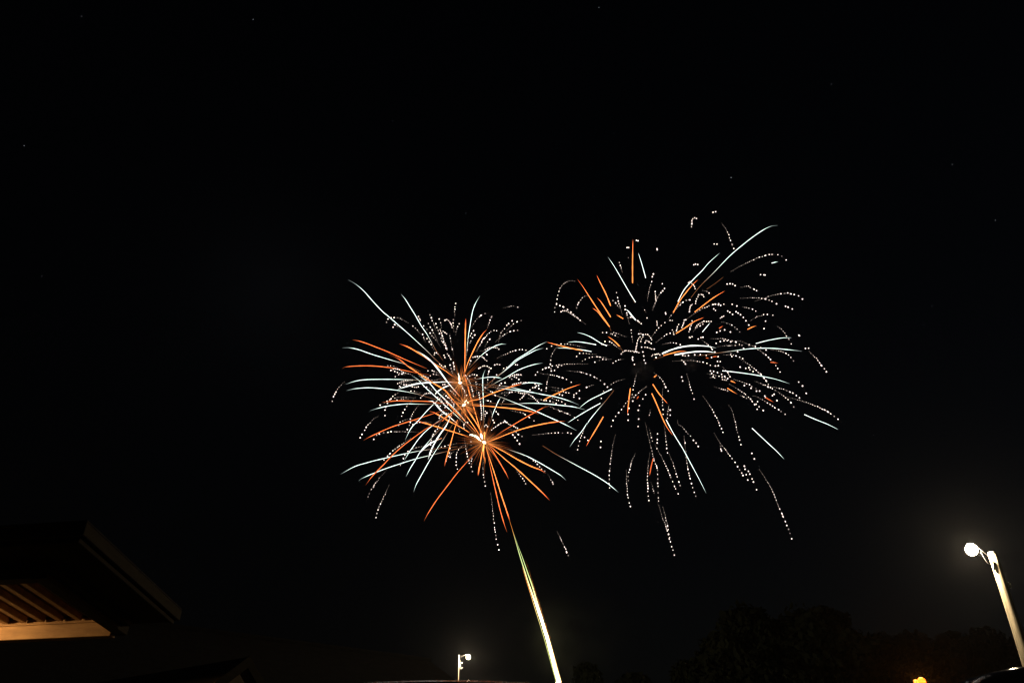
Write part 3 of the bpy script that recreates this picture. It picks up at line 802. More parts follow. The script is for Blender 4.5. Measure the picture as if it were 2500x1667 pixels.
# crackling trails, from the burst outwards.  k ordinary, b dense and bright, q dim
CRACKLES = """
1 k 760,540 690,495 620,460 520,435 440,430 370,455 340,490 340,565
1 k 650,660 580,610 500,570 460,575 470,622
1 k 995,750 930,680 855,605 795,562
1 b 995,500 975,460 945,405
1 k 1290,680 1240,550 1205,460 1190,410 1165,350
1 k 1380,1000 1300,880 1200,760 1140,680 1085,625 1045,595
1 k 1330,880 1250,740 1180,610 1110,500
1 k 1090,900 1040,780 990,680
1 k 1250,1050 1185,940 1140,860 1110,835
1 k 1350,730 1310,620 1285,540
1 k 1400,640 1380,550 1365,500 1350,445
1 b 1500,1030 1430,850 1390,720 1365,630
1 k 1470,990 1390,850 1365,770 1340,700
1 k 1650,420 1648,330 1650,220 1670,160 1705,148
1 k 1630,700 1620,560 1625,480 1640,455 1675,492
1 b 1450,490 1490,470 1530,490 1580,565 1615,655
1 k 1665,770 1690,650 1730,560 1770,528
1 k 1590,950 1568,860 1555,800 1550,755 1560,710
1 q 1630,1160 1620,1130 1600,1030 1580,940
1 b 1420,695 1460,710 1500,745
1 b 1580,1240 1540,1160 1500,1130 1475,1130
1 k 1480,1410 1455,1330
1 b 1465,1215 1440,1150
1 k 1640,1560 1600,1470 1560,1350 1540,1270
1 b 1640,1440 1625,1330 1630,1250
1 b 1500,1060 1470,980 1430,910 1390,870
1 b 1340,1135 1285,1095 1255,1120 1270,1170
1 b 1480,1400 1420,1370 1370,1330 1335,1325
1 k 1970,620 2030,510 2100,430 2160,385 2240,352 2280,350 2315,367
1 k 2270,640 2300,550 2340,450 2370,400 2395,362
1 k 1870,970 1900,860 1950,770 2000,690 2045,657 2080,672
1 k 1900,1000 1940,920 1990,815 2065,735 2105,718
1 q 1865,1200 1880,1100 1910,1000
1 k 2050,1080 2130,960 2200,840 2275,768
2 k 615,910 700,830 780,770 840,735 890,710 985,680 1050,680 1100,705
2 k 680,910 730,730 790,650 860,565 915,515 950,490
2 k 830,690 910,612 960,568 1010,535 1065,498 1150,487
2 k 400,870 450,790 505,720 565,688 630,677 705,725
2 k 420,1000 470,905 520,845 560,812
2 k 260,1090 330,960 390,850 470,765
2 q 770,255 830,235 890,220 955,215 1010,227 1085,245
2 k 650,1215 740,1165 830,1130 900,1100 980,1070 1075,1050 1180,1047 1255,1073
2 b 590,1340 660,1330 740,1328
2 s 1010,1333 1045,1338
2 b 300,1410 380,1365 460,1360 520,1400 550,1400
2 k 520,1400 500,1470 485,1530
2 b 190,1190 260,1180 330,1175 380,1195 420,1225 465,1272
2 k 110,1400 150,1260 180,1190 210,1170
2 b 420,1060 480,1020 560,1005 620,1005 655,1018 715,1045
2 k 320,1070 370,1070 440,1120 465,1143 495,1182
2 k 740,1440 800,1400 850,1380
2 b 900,1560 1000,1530 1050,1528 1125,1524
2 k 2352,560 2220,460 2120,370 2040,310 1960,255 1900,215 1835,197 1795,200
2 b 2250,490 2150,410 2020,330 1945,305 1890,315 1860,362
C k 380,675 330,672 285,690 250,730 225,790 215,850 210,890 200,910 195,950
C k 500,800 450,815 410,860 392,910 390,943
2 k 2352,1010 2250,985 2130,960 2040,945 1900,940 1830,945 1720,970 1655,1000 1610,1030 1570,1090
2 k 1830,980 1770,1030 1730,1090 1705,1135 1688,1195 1678,1280 1678,1335 1695,1450
4 k 1480,165 1600,185 1740,205 1850,240 1950,270 2030,310 2100,355
4 k 1640,220 1620,320 1605,420 1598,510
4 q 1640,420 1760,440 1870,460 1940,480
4 k 1690,490 1830,500 1950,525 2060,550 2140,580 2120,620
4 k 1600,610 1700,640 1800,675 1880,705 1980,760
4 s 1850,570 1905,585
4 k 1240,645 1400,660 1560,680 1690,705 1780,745 1860,775 1920,803
4 k 1560,780 1650,790 1750,840 1850,880 2000,940 2070,970 2175,1040 2262,1100
4 k 900,870 1010,900 1120,925 1200,955 1270,1000 1375,1087
4 b 550,1250 630,1185 720,1125 800,1095 850,1100
4 b 790,1060 850,1110 890,1150 960,1165 1020,1200 1060,1230
4 k 1320,1350 1480,1330 1650,1312 1800,1302 1930,1302 2010,1302 2115,1318
4 k 880,1240 940,1245 995,1270 1060,1330 1168,1388
4 s 960,1345 995,1390 1040,1452 1085,1517
4 b 415,1200 430,1150 480,1185
4 k 410,1120 420,1020 430,920 440,875 470,940
4 b 350,1050 355,950 350,850 340,740 320,620 310,540
4 k 270,580 260,450 245,330 240,230 270,200 305,212
4 b 130,215 190,192 240,195
4 k 460,450 470,350 478,250 490,160 510,105 520,75
4 k 550,380 590,270 650,190
4 b 200,600 160,430 130,330 90,260 40,200
4 k 515,850 540,900 560,980 580,1060 610,1135
4 k 590,790 620,850 660,930 705,1000
4 k 350,690 420,680 500,690 560,720 610,745
4 k 680,575 740,545 850,530 980,520 1090,520
4 k 830,600 880,560 930,500 980,480
4 b 1200,560 1140,620 1080,670
4 b 1050,530 1140,545 1220,540 1280,580 1340,615 1400,680 1460,730
4 k 840,235 905,245 945,280
4 b 930,210 1000,195 1060,190 1125,190
4 b 950,380 1050,355 1150,345 1270,340
4 k 440,440 500,490 550,520 580,545 640,600 680,570
4 k 600,520 650,470 720,370 760,348 835,345
4 k 730,770 760,725 810,650
4 s 988,232 1027,250 1072,283
4 s 1383,370 1405,408 1340,440 1450,400
4 s 1455,458 1503,485 1285,485 1383,435
4 q 150,360 300,370 420,440 500,470
4 q 470,420 620,430 740,530 830,600
3 b 720,170 650,140 600,100 545,90 500,80 450,90 440,120
3 k 560,55 460,30 395,22 350,18 310,28 272,45
3 k 700,200 560,155 515,138 440,115 400,105 358,108
3 k 880,230 740,165 650,170 590,185 545,195 498,235 475,280
3 k 1400,180 1300,145 1210,110 1150,105 1110,140 1105,170
3 k 1380,210 1310,195 1240,185 1180,205 1155,240
3 k 1390,260 1300,290 1220,300 1100,300 1000,305
3 b 1150,250 1110,235 1060,220 1000,225
3 b 840,295 740,300 640,320 580,350 530,385
3 k 810,335 720,330 650,345 600,390 575,450
3 k 930,330 830,370 760,385 715,380 660,395 625,410 600,440
3 b 950,420 880,430 800,400 780,415
3 k 1250,520 1210,480 1160,440 1110,425 1070,415 1035,435
3 k 1000,545 920,525 870,510 820,500 780,510 757,535
3 b 1190,545 1100,555 1050,580 1015,610 985,655
3 k 910,635 820,630 730,625 640,622 515,632 455,645 410,660 360,690 325,718 262,750 218,775 173,812
3 k 770,655 680,655 590,665 510,680
3 k 590,520 540,560 470,605 415,660 380,690
3 s 360,738 325,810 313,867 313,973
3 k 900,610 820,700 740,780 690,860 650,935 628,987 610,1050
3 k 960,770 910,840 868,890 840,940 812,1005 795,1075 790,1132 745,1225 728,1293
3 k 1210,1100 1130,1095 1060,1095 930,1110 860,1140 795,1170
3 k 750,1040 680,1065 620,1090 565,1130 600,1185
3 k 960,1290 860,1285 600,1280 480,1280 420,1285 345,1295 270,1307 215,1322 147,1357 110,1392 83,1453
A k 450,1325 410,1345 375,1383 340,1425 310,1475 285,1517
A k 150,1015 110,1058 80,1095 55,1150 40,1195 30,1235
3 b 1660,580 1610,530 1560,490 1545,510
3 b 1770,390 1800,450 1835,500 1850,540
3 b 1835,640 1840,590 1870,580 1890,620
3 b 1520,930 1430,935 1380,960 1355,995 1350,1045
3 k 1400,1050 1370,1110 1345,1165 1330,1210 1275,1270 1240,1330 1220,1380
3 b 1890,1110 1850,1110 1825,1150 1820,1195 1820,1250
3 k 1740,1180 1730,1235 1745,1290
3 k 1935,1320 1940,1400 1950,1445 1960,1505 1970,1568
3 b 1480,600 1560,660 1610,720 1640,760 1620,800
3 b 1450,660 1470,700 1520,760 1480,800 1440,850
3 k 1390,520 1440,560 1500,610 1540,640
3 b 1410,385 1440,375 1470,380
3 b 1320,620 1360,660 1420,720 1460,760
3 k 1330,780 1370,790 1400,820
5 k 1840,210 1840,260 1845,305 1860,400 1880,490 1890,555 1905,625 1920,690 1935,740 1945,790 1970,790
5 k 2030,510 1990,570 1970,650 1968,720 1970,790 1985,880
5 k 1910,330 1830,360 1770,395 1720,450 1698,500 1683,550 1673,610 1673,675 1678,742 1700,843
5 k 1640,480 1560,540 1510,590 1480,650 1460,720
5 k 2190,640 2188,700 2188,770 2190,815 2193,877 2200,945 2210,1002 2217,1068 2243,1180
5 k 1700,330 1600,350 1480,375 1370,410 1310,435
5 k 1150,375 950,405 870,430 830,440 760,480 740,490 668,590 660,655 650,715 598,758
5 s 1200,270 1190,310 1185,355
5 s 1275,95 1240,155
5 s 1555,425 1548,510 1560,590
5 k 1260,460 1220,490 1190,515 1160,580
5 k 810,230 740,275 640,345 540,410 460,475 370,560 315,620 272,685
5 q 350,830 290,900 255,935 200,1005 135,1090 70,1190 40,1235 -10,1343 -43,1431
B k 545,660 500,760 480,800 455,857 435,920 422,962
B k 1440,735 1452,830 1460,905 1468,985 1476,1040 1483,1087 1490,1135 1498,1170 1507,1216 1522,1268
B k 2025,1072 2060,1140 2085,1198 2103,1235 2120,1276 2140,1322
B k 1660,525 1685,558 1710,594 1733,622 1740,640 1755,665
B q 1945,567 1980,630 2001,672
B k 1640,360 1740,402 1775,420 1840,465 1878,510 1945,567
B s 1635,220 1675,270 1695,300
C b 1403,200 1408,160 1415,130 1435,113 1455,127
C s 1595,67 1618,62
C k 1670,160 1705,210 1730,260 1745,305 1768,362 1786,422
C s 1605,347 1630,348
C s 1425,530 1440,524 1460,528
C s 2015,617 2045,619 2055,621
C k 1750,590 1870,525 1970,478 2000,467 2043,453 2082,443 2118,440 2160,441 2195,452 2253,500
C s 918,314 932,318
C s 836,378 850,378
C s 1100,388 1102,398
C q 848,465 852,478
C k 795,600 780,550 765,510 755,500 750,530
C s 1720,700 1745,697 1768,700 1790,714
C k 1840,730 1850,728 1885,720 1910,722 1960,747 1990,767
E k 900,1110 1025,1070 1100,1042 1150,1030 1180,1024 1225,1018 1283,1015 1322,1021 1365,1030 1410,1048 1463,1090
E k 740,1075 870,1067 980,1075 1060,1092 1115,1110 1167,1146
E s 1260,1165 1290,1175 1338,1196
E k 125,1310 200,1260 285,1205 335,1178 380,1160 430,1142 490,1138 515,1135 555,1140 595,1164
E s 490,1148 515,1155
E s 647,1143 700,1162
E s 435,1195 456,1213
E k 760,1170 800,1178 858,1192 890,1206 923,1224 952,1245
E s 595,1220 620,1234 652,1258
E s 692,1228 715,1243 743,1262 775,1292 805,1331 838,1380
E k 850,1335 905,1300 950,1280 985,1275 1007,1263 1052,1257 1100,1263 1138,1281
E b 510,1300 535,1283 560,1270
E k 520,1345 570,1352 620,1370 670,1400 705,1427 755,1481
E s 470,1465 508,1448 560,1436 626,1460
E b 140,900 165,885 190,905 210,932 222,958 228,978
E k 300,985 340,988 365,1000 392,1025 408,1047
E b 225,1140 240,1080 265,1035 290,1027 315,1047 330,1068
E k 0,1200 50,1140 90,1108 120,1098 165,1088
E b 155,1235 160,1190 170,1157 190,1137
E k 1160,1390 1200,1415 1222,1440 1250,1475 1278,1520 1305,1555 1334,1621
E s 1030,1335 1013,1421
E s 1413,1497 1420,1503
6 k 545,370 515,270 480,150 455,65 440,12 423,-89
6 k 490,250 430,180 380,120 355,100
6 k 690,560 665,510 630,370 605,290 595,230 590,180 583,125
6 k 745,910 725,800 712,700 708,650
6 b 820,485 870,520 920,565
6 b 750,440 700,428 672,436
6 k 1000,345 975,290 960,258 943,222
6 b 1005,460 1030,435
6 q 1110,300 1150,200 1185,120 1220,45
C k 1015,850 1025,780 1038,730 1052,690 1057,638 1068,612 1083,602 1107,616
C k 1060,935 1090,860 1110,810 1125,790 1140,770 1160,755 1168,728 1148,706 1145,668
C b 1088,850 1086,800 1083,765
6 b 1215,590 1210,520 1200,460
6 s 1370,340 1375,365
6 k 1100,810 1160,720 1220,650 1280,590 1325,550 1370,520
6 b 1440,495 1520,490
6 k 1185,915 1260,850 1330,800 1400,750 1430,740 1470,725
6 b 1525,770 1520,710 1500,665
6 b 1575,705 1590,630 1610,580 1640,550
6 b 1685,640 1695,590 1715,550 1720,510 1740,470 1765,475
6 b 1820,715 1850,610 1875,540 1880,490
6 b 1940,640 1990,570 2050,530 2110,505 2160,510 2215,500 2262,515
6 k 1905,695 1950,640 2030,600 2090,550 2120,525
6 b 1820,825 1855,795 1895,812
6 b 1830,325 1835,260 1855,205 1890,175
6 k 1500,370 1570,270 1650,190 1720,130 1770,105 1845,93
6 q 1410,490 1460,410 1510,340
6 k 1310,950 1400,925 1490,915 1560,922 1640,940 1690,960 1715,985
6 k 620,800 540,775 480,745 440,733 372,725 320,740 248,718 185,712 145,718 112,737 85,775
6 k 475,810 380,770 340,755 300,785
6 k 500,1045 440,995 360,930 290,890 250,882 210,895 185,920
6 k 315,960 240,955 150,945 110,942
6 b 880,1105 775,1085 700,1070 640,1070 585,1075 550,1095 525,1120 507,1165
6 b 800,1090 805,1020 820,950 840,860 870,810 900,800
6 b 890,910 910,850 940,790 960,770
6 b 850,745 900,745 940,765 1000,755 1035,770 1075,807 1123,877
6 k 870,665 870,730
6 b 1100,935 1050,890 1010,873 980,900 985,945
6 b 1165,1040 1100,1030 1040,1010 1005,995 975,1003
6 s 913,998 937,1090 952,1168 963,1247 987,1303
6 s 740,1190 735,1225 745,1250 775,1328
6 b 1275,1150 1230,1125 1190,1140 1150,1135 1120,1150 1098,1188
6 s 1187,1195 1192,1198
6 k 240,1205 170,1195 80,1187 30,1182
6 k 575,1230 457,1245 385,1280 355,1305
6 k 340,1230 230,1232 148,1238 57,1262 0,1295
C k 660,1350 600,1345 530,1345 470,1362 440,1378
C k 570,1322 510,1318 455,1310 418,1310 387,1340
C k 495,1405 400,1405 300,1408 200,1420 120,1440 85,1455 48,1477 10,1518
4 s 1890,10 1820,45 1755,110 1693,120
6 b 1700,1160 1730,1165 1770,1180
6 s 1810,1160 1930,1147 2037,1142
6 k 1510,1265 1640,1260 1790,1252 1925,1262 2035,1277 2108,1293 2190,1320 2273,1360 2394,1359 2480,1400
6 b 1670,1240 1715,1265 1745,1305 1765,1350
7 k 570,545 660,610 705,650 765,710 805,760 840,800
7 k 735,523 820,522 910,523 1000,532 1060,545 1115,560 1200,580 1280,620 1370,648
7 s 850,612 930,577 1000,562 1062,562 1128,583
7 q 860,675 960,665 1125,652 1280,645 1375,648
7 k 1250,560 1320,575 1430,612 1490,650 1540,660 1600,700 1700,760 1740,790 1803,838 1890,915 1958,990 2010,1062 2085,1183
7 k 1110,745 1130,800 1145,855 1157,918
7 k 980,835 1040,830 1100,833 1198,842 1260,860 1330,880 1400,932
7 k 1260,885 1355,935 1410,970 1480,1015 1550,1070 1620,1130 1668,1173 1725,1230 1800,1320 1858,1405 1912,1495
7 s 1310,1065 1417,1090 1477,1075 1497,1117 1557,1150
7 k 1900,738 1965,740 2020,748 2090,762 2150,785 2200,812 2260,855 2345,963
7 s 1480,640 1600,668 1703,695 1805,738
7 s 1260,773 1375,710
7 s 875,957 928,960
7 s 762,880 885,865
7 s 440,832 547,828 660,842
7 k 965,1060 1000,1092 1050,1140 1078,1178 1100,1218 1135,1278
7 s 740,1140 802,1147 875,1170 955,1203 1013,1243 1070,1285
7 s 765,1187 792,1250
7 k 670,1190 800,1215 940,1245 1060,1270
7 q 720,1260 790,1270 860,1285
7 b 960,1305 1040,1320 1090,1330
7 k 1170,1300 1255,1322 1375,1362 1477,1403 1555,1445 1640,1500 1708,1545
7 s 1390,1418 1518,1470 1622,1525
7 b 345,520 370,485 405,497
7 s 507,530 560,500 598,495
7 k 1580,1335 1650,1360 1750,1400 1880,1455 1960,1500 2040,1548
7 k 280,1195 300,1245 320,1310 332,1360 357,1452 387,1537 425,1683
7 s 190,1255 208,1330
8 k 590,515 645,585 690,650 720,690 757,757 805,835 830,885 862,945 890,1005 910,1055 940,1120 957,1165 995,1273
8 k 1085,700 1143,770 1180,885 1200,960 1220,1030 1237,1100 1248,1162 1265,1237 1288,1327 1310,1395 1347,1507
8 k 1100,295 1220,360 1270,390 1320,423 1385,470 1435,520 1487,568 1545,625 1560,655 1610,728 1662,822
8 q 800,340 900,368 1010,400 1120,435
8 k 1310,510 1350,525 1405,550 1475,583
8 k 1550,517 1605,525 1700,575 1810,635 1900,695 1980,745 2060,795 2130,835 2203,907
8 s 1643,628 1615,677 1672,725 1752,797
8 s 1780,520 1795,550
8 s 1928,513 1960,487
8 s 2013,607 2014,612
8 k 1980,420 2040,450 2117,505 2198,573 2252,622 2300,677 2361,770
F k 1290,797 1410,830 1467,846 1510,860 1560,880 1615,902 1660,920 1725,952 1783,988 1848,1036 1907,1092
F k 1085,675 1180,692 1243,708 1295,730 1342,750 1385,777 1422,805
F k 1525,265 1575,315 1610,350 1640,385 1673,427 1708,477 1735,524
F s 1488,237 1525,235
F s 1411,623 1455,668 1498,752
8 k 110,975 128,1075 182,1090 240,1155 305,1235 370,1305 415,1360 455,1415 515,1500
8 k 235,1290 240,1340 245,1390 253,1450
D k 1605,748 1650,825 1700,890 1755,960 1786,1003 1808,1040 1838,1087 1860,1122
D k 1655,855 1662,886 1674,930
D s 1872,1040 1878,1067 1908,1085 1920,1110 1940,1152 1952,1180 1980,1248
D s 1860,1122 1888,1115 1902,1162
D s 1938,927 1960,976
D k 2003,1068 2042,1125 2080,1185 2105,1232 2130,1285 2148,1330 2167,1380 2185,1420 2210,1475 2232,1520 2245,1558 2270,1620 2290,1685
D k 1340,770 1345,830 1350,890 1360,960 1368,1020 1378,1085 1388,1135 1395,1155 1405,1200 1417,1237 1435,1287 1450,1331
D k 1160,680 1170,725 1178,790 1187,872 1192,913 1198,950
D k 1205,930 1235,1000 1255,1060 1268,1095 1280,1140 1296,1182 1316,1242
D k 1080,845 1130,940 1180,1040 1215,1120 1245,1190 1265,1240 1282,1275 1297,1311
D k 995,655 1015,740 1035,830 1055,910 1075,990 1090,1025 1105,1070 1108,1130 1108,1220 1110,1287 1113,1325 1118,1363
D q 1030,700 1045,760 1058,820
D k 1038,920 1032,962 1024,1003 1019,1072 1016,1117 1016,1165 1017,1207 1020,1261 1026,1323 1033,1378
D s 1105,755 1103,805 1102,835 1100,885
D k 910,925 890,970 870,1020 857,1070 848,1110 843,1145 848,1190
D k 830,1070 830,1150 835,1220 840,1290 846,1325 856,1368 874,1418
D k 735,760 715,830 705,890 697,932 688,1000 683,1060 680,1120 677,1163 681,1266
D k 1105,1370 1122,1405 1143,1480 1163,1530 1175,1560 1210,1680 1225,1740 1238,1775 1255,1838
D k 1150,1395 1168,1460 1180,1510 1190,1550 1205,1640 1225,1710
D q 1045,1180 1060,1220 1080,1300
D k 490,650 455,720 430,775 415,835 408,865 400,902 397,931
D s 460,785 490,812
D s 605,822 601,874
D k 1010,330 960,375 910,420 870,440 840,470 800,520 760,570 725,610 711,641 698,670 690,713
D s 1000,410 975,447
D k 1010,340 940,390 895,435 885,470
D k 920,220 905,280 893,330 888,370 880,420
D s 945,505 935,547 938,624 933,690
D q 1040,540 1032,620
D k 820,270 750,290 715,307 688,325 650,355 628,382
D k 543,322 500,335 463,349
D k 300,197 430,213 510,238 545,252 576,271 611,292 644,320
D s 415,375 388,397 365,430
D s 415,443 608,442
D s 853,530 845,583 845,635
D k 1070,215 1110,245 1140,275 1158,305 1170,325 1180,345 1195,370 1212,408
D k 1150,350 1148,430 1148,480 1150,525 1155,573 1163,610
D k 1205,500 1200,530 1193,580 1192,618
D s 1217,545 1217,590
"""

def catmull(P, step):
    """resample a pixel polyline smoothly, about one point per `step` pixels"""
    if len(P) == 2:
        P = [P[0], ((P[0][0] + P[1][0]) / 2, (P[0][1] + P[1][1]) / 2), P[1]]
    out = []
    n = len(P)
    for i in range(n - 1):
        p0, p1, p2, p3 = P[max(i - 1, 0)], P[i], P[i + 1], P[min(i + 2, n - 1)]
        d = math.hypot(p2[0] - p1[0], p2[1] - p1[1])
        m = max(1, int(d / step))
        for j in range(m):
            t = j / m
            q = []
            for c in (0, 1):
                q.append(0.5 * (2 * p1[c] + (p2[c] - p0[c]) * t + (2 * p0[c] - 5 * p1[c] + 4 * p2[c] - p3[c]) * t * t
                                + (3 * p1[c] - p0[c] - 3 * p2[c] + p3[c]) * t ** 3))
            out.append(tuple(q))
    out.append(P[-1])
    return out

def mix(a, b, t):
    t = min(max(t, 0.0), 1.0)
    return tuple(x + (y - x) * t for x, y in zip(a, b))
def mul(a, k):
    return tuple(x * k for x in a)
def sm(a, b, t):
    t = min(max((t - a) / (b - a), 0.0), 1.0)
    return t * t * (3 - 2 * t)

MINT, WHITE, ORANGE, RED, BROWN = (0.80, 1.0, 0.92), (0.95, 1.0, 0.93), (1.0, 0.27, 0.06), (1.0, 0.17, 0.045), (0.42, 0.17, 0.07)

def streak_look(kind, u, rnd):
    """colour and radius (photo pixels) at fraction u of a streak"""
    end = 1.0 - sm(0.86, 1.0, u)
    beg = sm(0.0, 0.10, u)
    if kind == 'o':
        c = mul(mix(ORANGE, RED, sm(0.65, 1.0, u)), 1.7 * (0.35 + 0.65 * beg) * (0.06 + 0.94 * end))
        return c, 0.8 * (1.15 + 0.75 * sm(0.1, 0.6, u)) * (0.45 + 0.55 * end)
    if kind == 'r':
        c = mul(mix(ORANGE, RED, 0.75), 1.2 * (0.12 + 0.88 * sm(0, 0.35, u)) * (0.06 + 0.94 * end))
        return c, 0.8 * (1.05 + 0.55 * sm(0.1, 0.6, u)) * (0.45 + 0.55 * end)
    if kind == 'O':
        c = mul(mix(ORANGE, RED, sm(0.6, 1.0, u)), 1.6 * (0.05 + 0.95 * end))
        return c, 1.4 * (0.4 + 0.6 * (1 - sm(0.5, 1.0, u)))
    if kind == 'R':
        return mul(RED, 0.8 * (0.1 + 0.9 * end)), 1.35 * (0.5 + 0.5 * end)
    if kind == 'g':
        c = mix(mul(BROWN, 0.35 + u), mul(MINT, 1.35), sm(0.18, 0.50, u))
        return mul(c, (0.08 + 0.92 * end)), 0.75 * (1.0 + 0.55 * sm(0.2, 0.7, u)) * (0.5 + 0.5 * end)
    if kind == 'G':
        return mul(mix(WHITE, MINT, sm(0.0, 0.5, u)), 1.35 * (0.06 + 0.94 * end)), 1.15 * (0.45 + 0.55 * (1 - sm(0.5, 1.0, u)))
    if kind == 'w':
        c = mix(mul(ORANGE, 0.9), mul(WHITE, 1.5), sm(0.02, 0.3, u))
        return mul(c, 0.1 + 0.9 * end), 0.85 * (1.3 + 0.9 * sm(0.15, 0.5, u)) * (0.4 + 0.6 * end)
    if kind == 'W':
        return mul(WHITE, 1.7 * (0.08 + 0.92 * end)), 1.85 * (0.35 + 0.65 * (1 - sm(0.55, 1.0, u)))
    return mul(BROWN, 0.22 * end), 1.0                              # d: dim

burst_roots = {}
def burst(key, label):
    px, py = CORES[key]
    p = at_y(px, py, Y0)
    burst_roots[key] = empty('firework_burst', p, label, 'firework', 'firework bursts')
burst('c1', 'orange and mint firework burst, upper of the three sharing one crowded cluster')
burst('c2', 'orange firework burst between the upper and lower cores of the crowded cluster')
burst('c3', 'orange firework burst at the top of the rising white trail')
burst('c4', 'wide scattered firework burst of white crackling dots without glowing core')
RADIUS = {'c1': 330.0, 'c2': 330.0, 'c3': 350.0, 'c4': 430.0}

def choose(pts):
    a, b = pts[0], pts[-1]
    best, bs = None, 1e9
    dx, dy = b[0] - a[0], b[1] - a[1]
    dl = math.hypot(dx, dy) + 1e-6
    for kx, (cx, cy) in CORES.items():
        ex, ey = a[0] - cx, a[1] - cy
        el = math.hypot(ex, ey) + 1e-6
        s = el - 70.0 * (dx * ex + dy * ey) / (dl * el)
        if kx == 'c4' and (a[0] < 1345 and a[1] > 880):
            s += 400
        if s < bs:
            best, bs = kx, s
    return best

def make_space(key, pts, rnd):
    """pixel -> 3D: the trail leaves the core straight, towards or away from the viewer"""
    cx, cy = CORES[key]
    r_end = max(math.hypot(p[0] - cx, p[1] - cy) for p in pts)
    R0 = RADIUS[key]
    dep = math.sqrt(max(R0 * R0 - r_end * r_end, (0.12 * R0) ** 2)) * rnd.uniform(0.35, 1.0) * rnd.choice((-1, 1))
    kk = max(-1.1, min(1.1, dep / max(r_end, 30.0)))
    scale = Y0 / ray(cx, cy).y
    def f(px, py):
        r = math.hypot(px - cx, py - cy)
        return at_y(px, py, Y0 + kk * r * scale)
    return f

def px_size(p):                    # metres per photo pixel at a 3D point
    return (p.y * CP + (p.z - CAM_Z) * SP) / FPX

rnd = random.Random(5)
for line in STREAKS.strip().splitlines():
    line = line.replace(' A0', '')
    kind, P = parse(line)
    key = choose(P)
    root = burst_roots[key]
    f = make_space(key, P, rnd)
    Q = catmull(P, 7.0)
    pts, rad, cols = [], [], []
    ph = rnd.uniform(0, 6)
    for i, q in enumerate(Q):
        u = i / (len(Q) - 1)
        c, r = streak_look(kind, u, rnd)
        w = 1.0 + 0.12 * math.sin(i * 1.7 + ph) + rnd.uniform(-0.06, 0.06)
        p = f(*q)
        pts.append(p); rad.append(r * w * px_size(p)); cols.append(c)
    mb = MB(); mb.tube(pts, rad, 6, cols)
    mb.build('spark_trail', M_spark, root, origin=root.location)

PINK = (1.0, 0.80, 0.71)
for line in CRACKLES.strip().splitlines():
    kind, P = parse(line)
    key = choose(P)
    root = burst_roots[key]
    f = make_space(key, P, rnd)
    mb = MB()
    thread = [f(*q) for q in catmull(P, 6.0)]
    mb.tube(thread, [0.22 * px_size(p) for p in thread], 3, [(0.03, 0.022, 0.016)] * len(thread))
    if kind == 's':                # separate dots where the photo shows them
        for i, q in enumerate(P):
            p = f(*q)
            r = rnd.uniform(1.75, 2.2) * px_size(p)
            mb.bead(p, r, mul(PINK, rnd.uniform(1.2, 2.1)))
        mb.build('crackle_trail', M_spark, root, origin=root.location)
        continue
    Q = catmull(P, 1.5)
    S = [0.0]
    for a, b in zip(Q, Q[1:]):
        S.append(S[-1] + math.hypot(b[0] - a[0], b[1] - a[1]))
    total = S[-1]
    dim = 0.40 if kind == 'q' else 1.0
    # thin smouldering line along the inner half
    n_in = max(2, int(len(Q) * (0.55 if kind != 'b' else 0.9)))
    pts, rad, cols = [], [], []
    for i in range(0, n_in, 3):
        p = f(*Q[i])
        u = S[i] / total
        pts.append(p)
        rad.append((0.6 if kind != 'b' else 0.8) * px_size(p))
        cols.append(mul((1.0, 0.80, 0.62), dim * (0.06 + 0.12 * u + (0.25 if kind == 'b' else 0)) * rnd.uniform(0.4, 1.3)))
    if len(pts) >= 2:
        mb.tube(pts, rad, 5, cols)
    s = rnd.uniform(0, 3)
    j = 0
    while s <= total + 0.01:
        u = s / total
        while j < len(S) - 2 and S[j + 1] < s:
            j += 1
        t = (s - S[j]) / max(S[j + 1] - S[j], 1e-6)
        q = (Q[j][0] + (Q[j + 1][0] - Q[j][0]) * t, Q[j][1] + (Q[j + 1][1] - Q[j][1]) * t)
        q = (q[0] + rnd.uniform(-0.7, 0.7), q[1] + rnd.uniform(-0.7, 0.7))
        p = f(*q)
        g = 0.35 + 0.65 * sm(0.0, 0.45, u)
        if kind == 'b':
            r = rnd.uniform(1.4, 2.1); sp = rnd.uniform(4.0, 6.6); br = rnd.uniform(0.7, 1.8)
        else:
            r = (0.85 + 1.05 * sm(0.05, 0.75, u)) * rnd.uniform(0.7, 1.12)
            sp = 5.8 + 5.4 * sm(0.25, 1.0, u) * rnd.uniform(0.7, 1.5)
            br = (0.22 + 1.55 * sm(0.0, 0.6, u)) * rnd.uniform(0.55, 1.35)
            if rnd.random() < 0.2:
                br *= 0.25
            sp *= rnd.uniform(0.7, 1.35)
        tang = f(*Q[j + 1]) - f(*Q[j])
        st = None
        if tang.length > 1e-6 and u < 0.8:
            st = (tang.normalized(), rnd.uniform(1.0, 1.9) if kind != 'b' else 1.3)
        mb.bead(p, r * px_size(p), mul(PINK, dim * br), st)
        s += sp * (0.85 if kind == 'q' else 1.0)
    mb.build('crackle_trail', M_spark, root, origin=root.location)

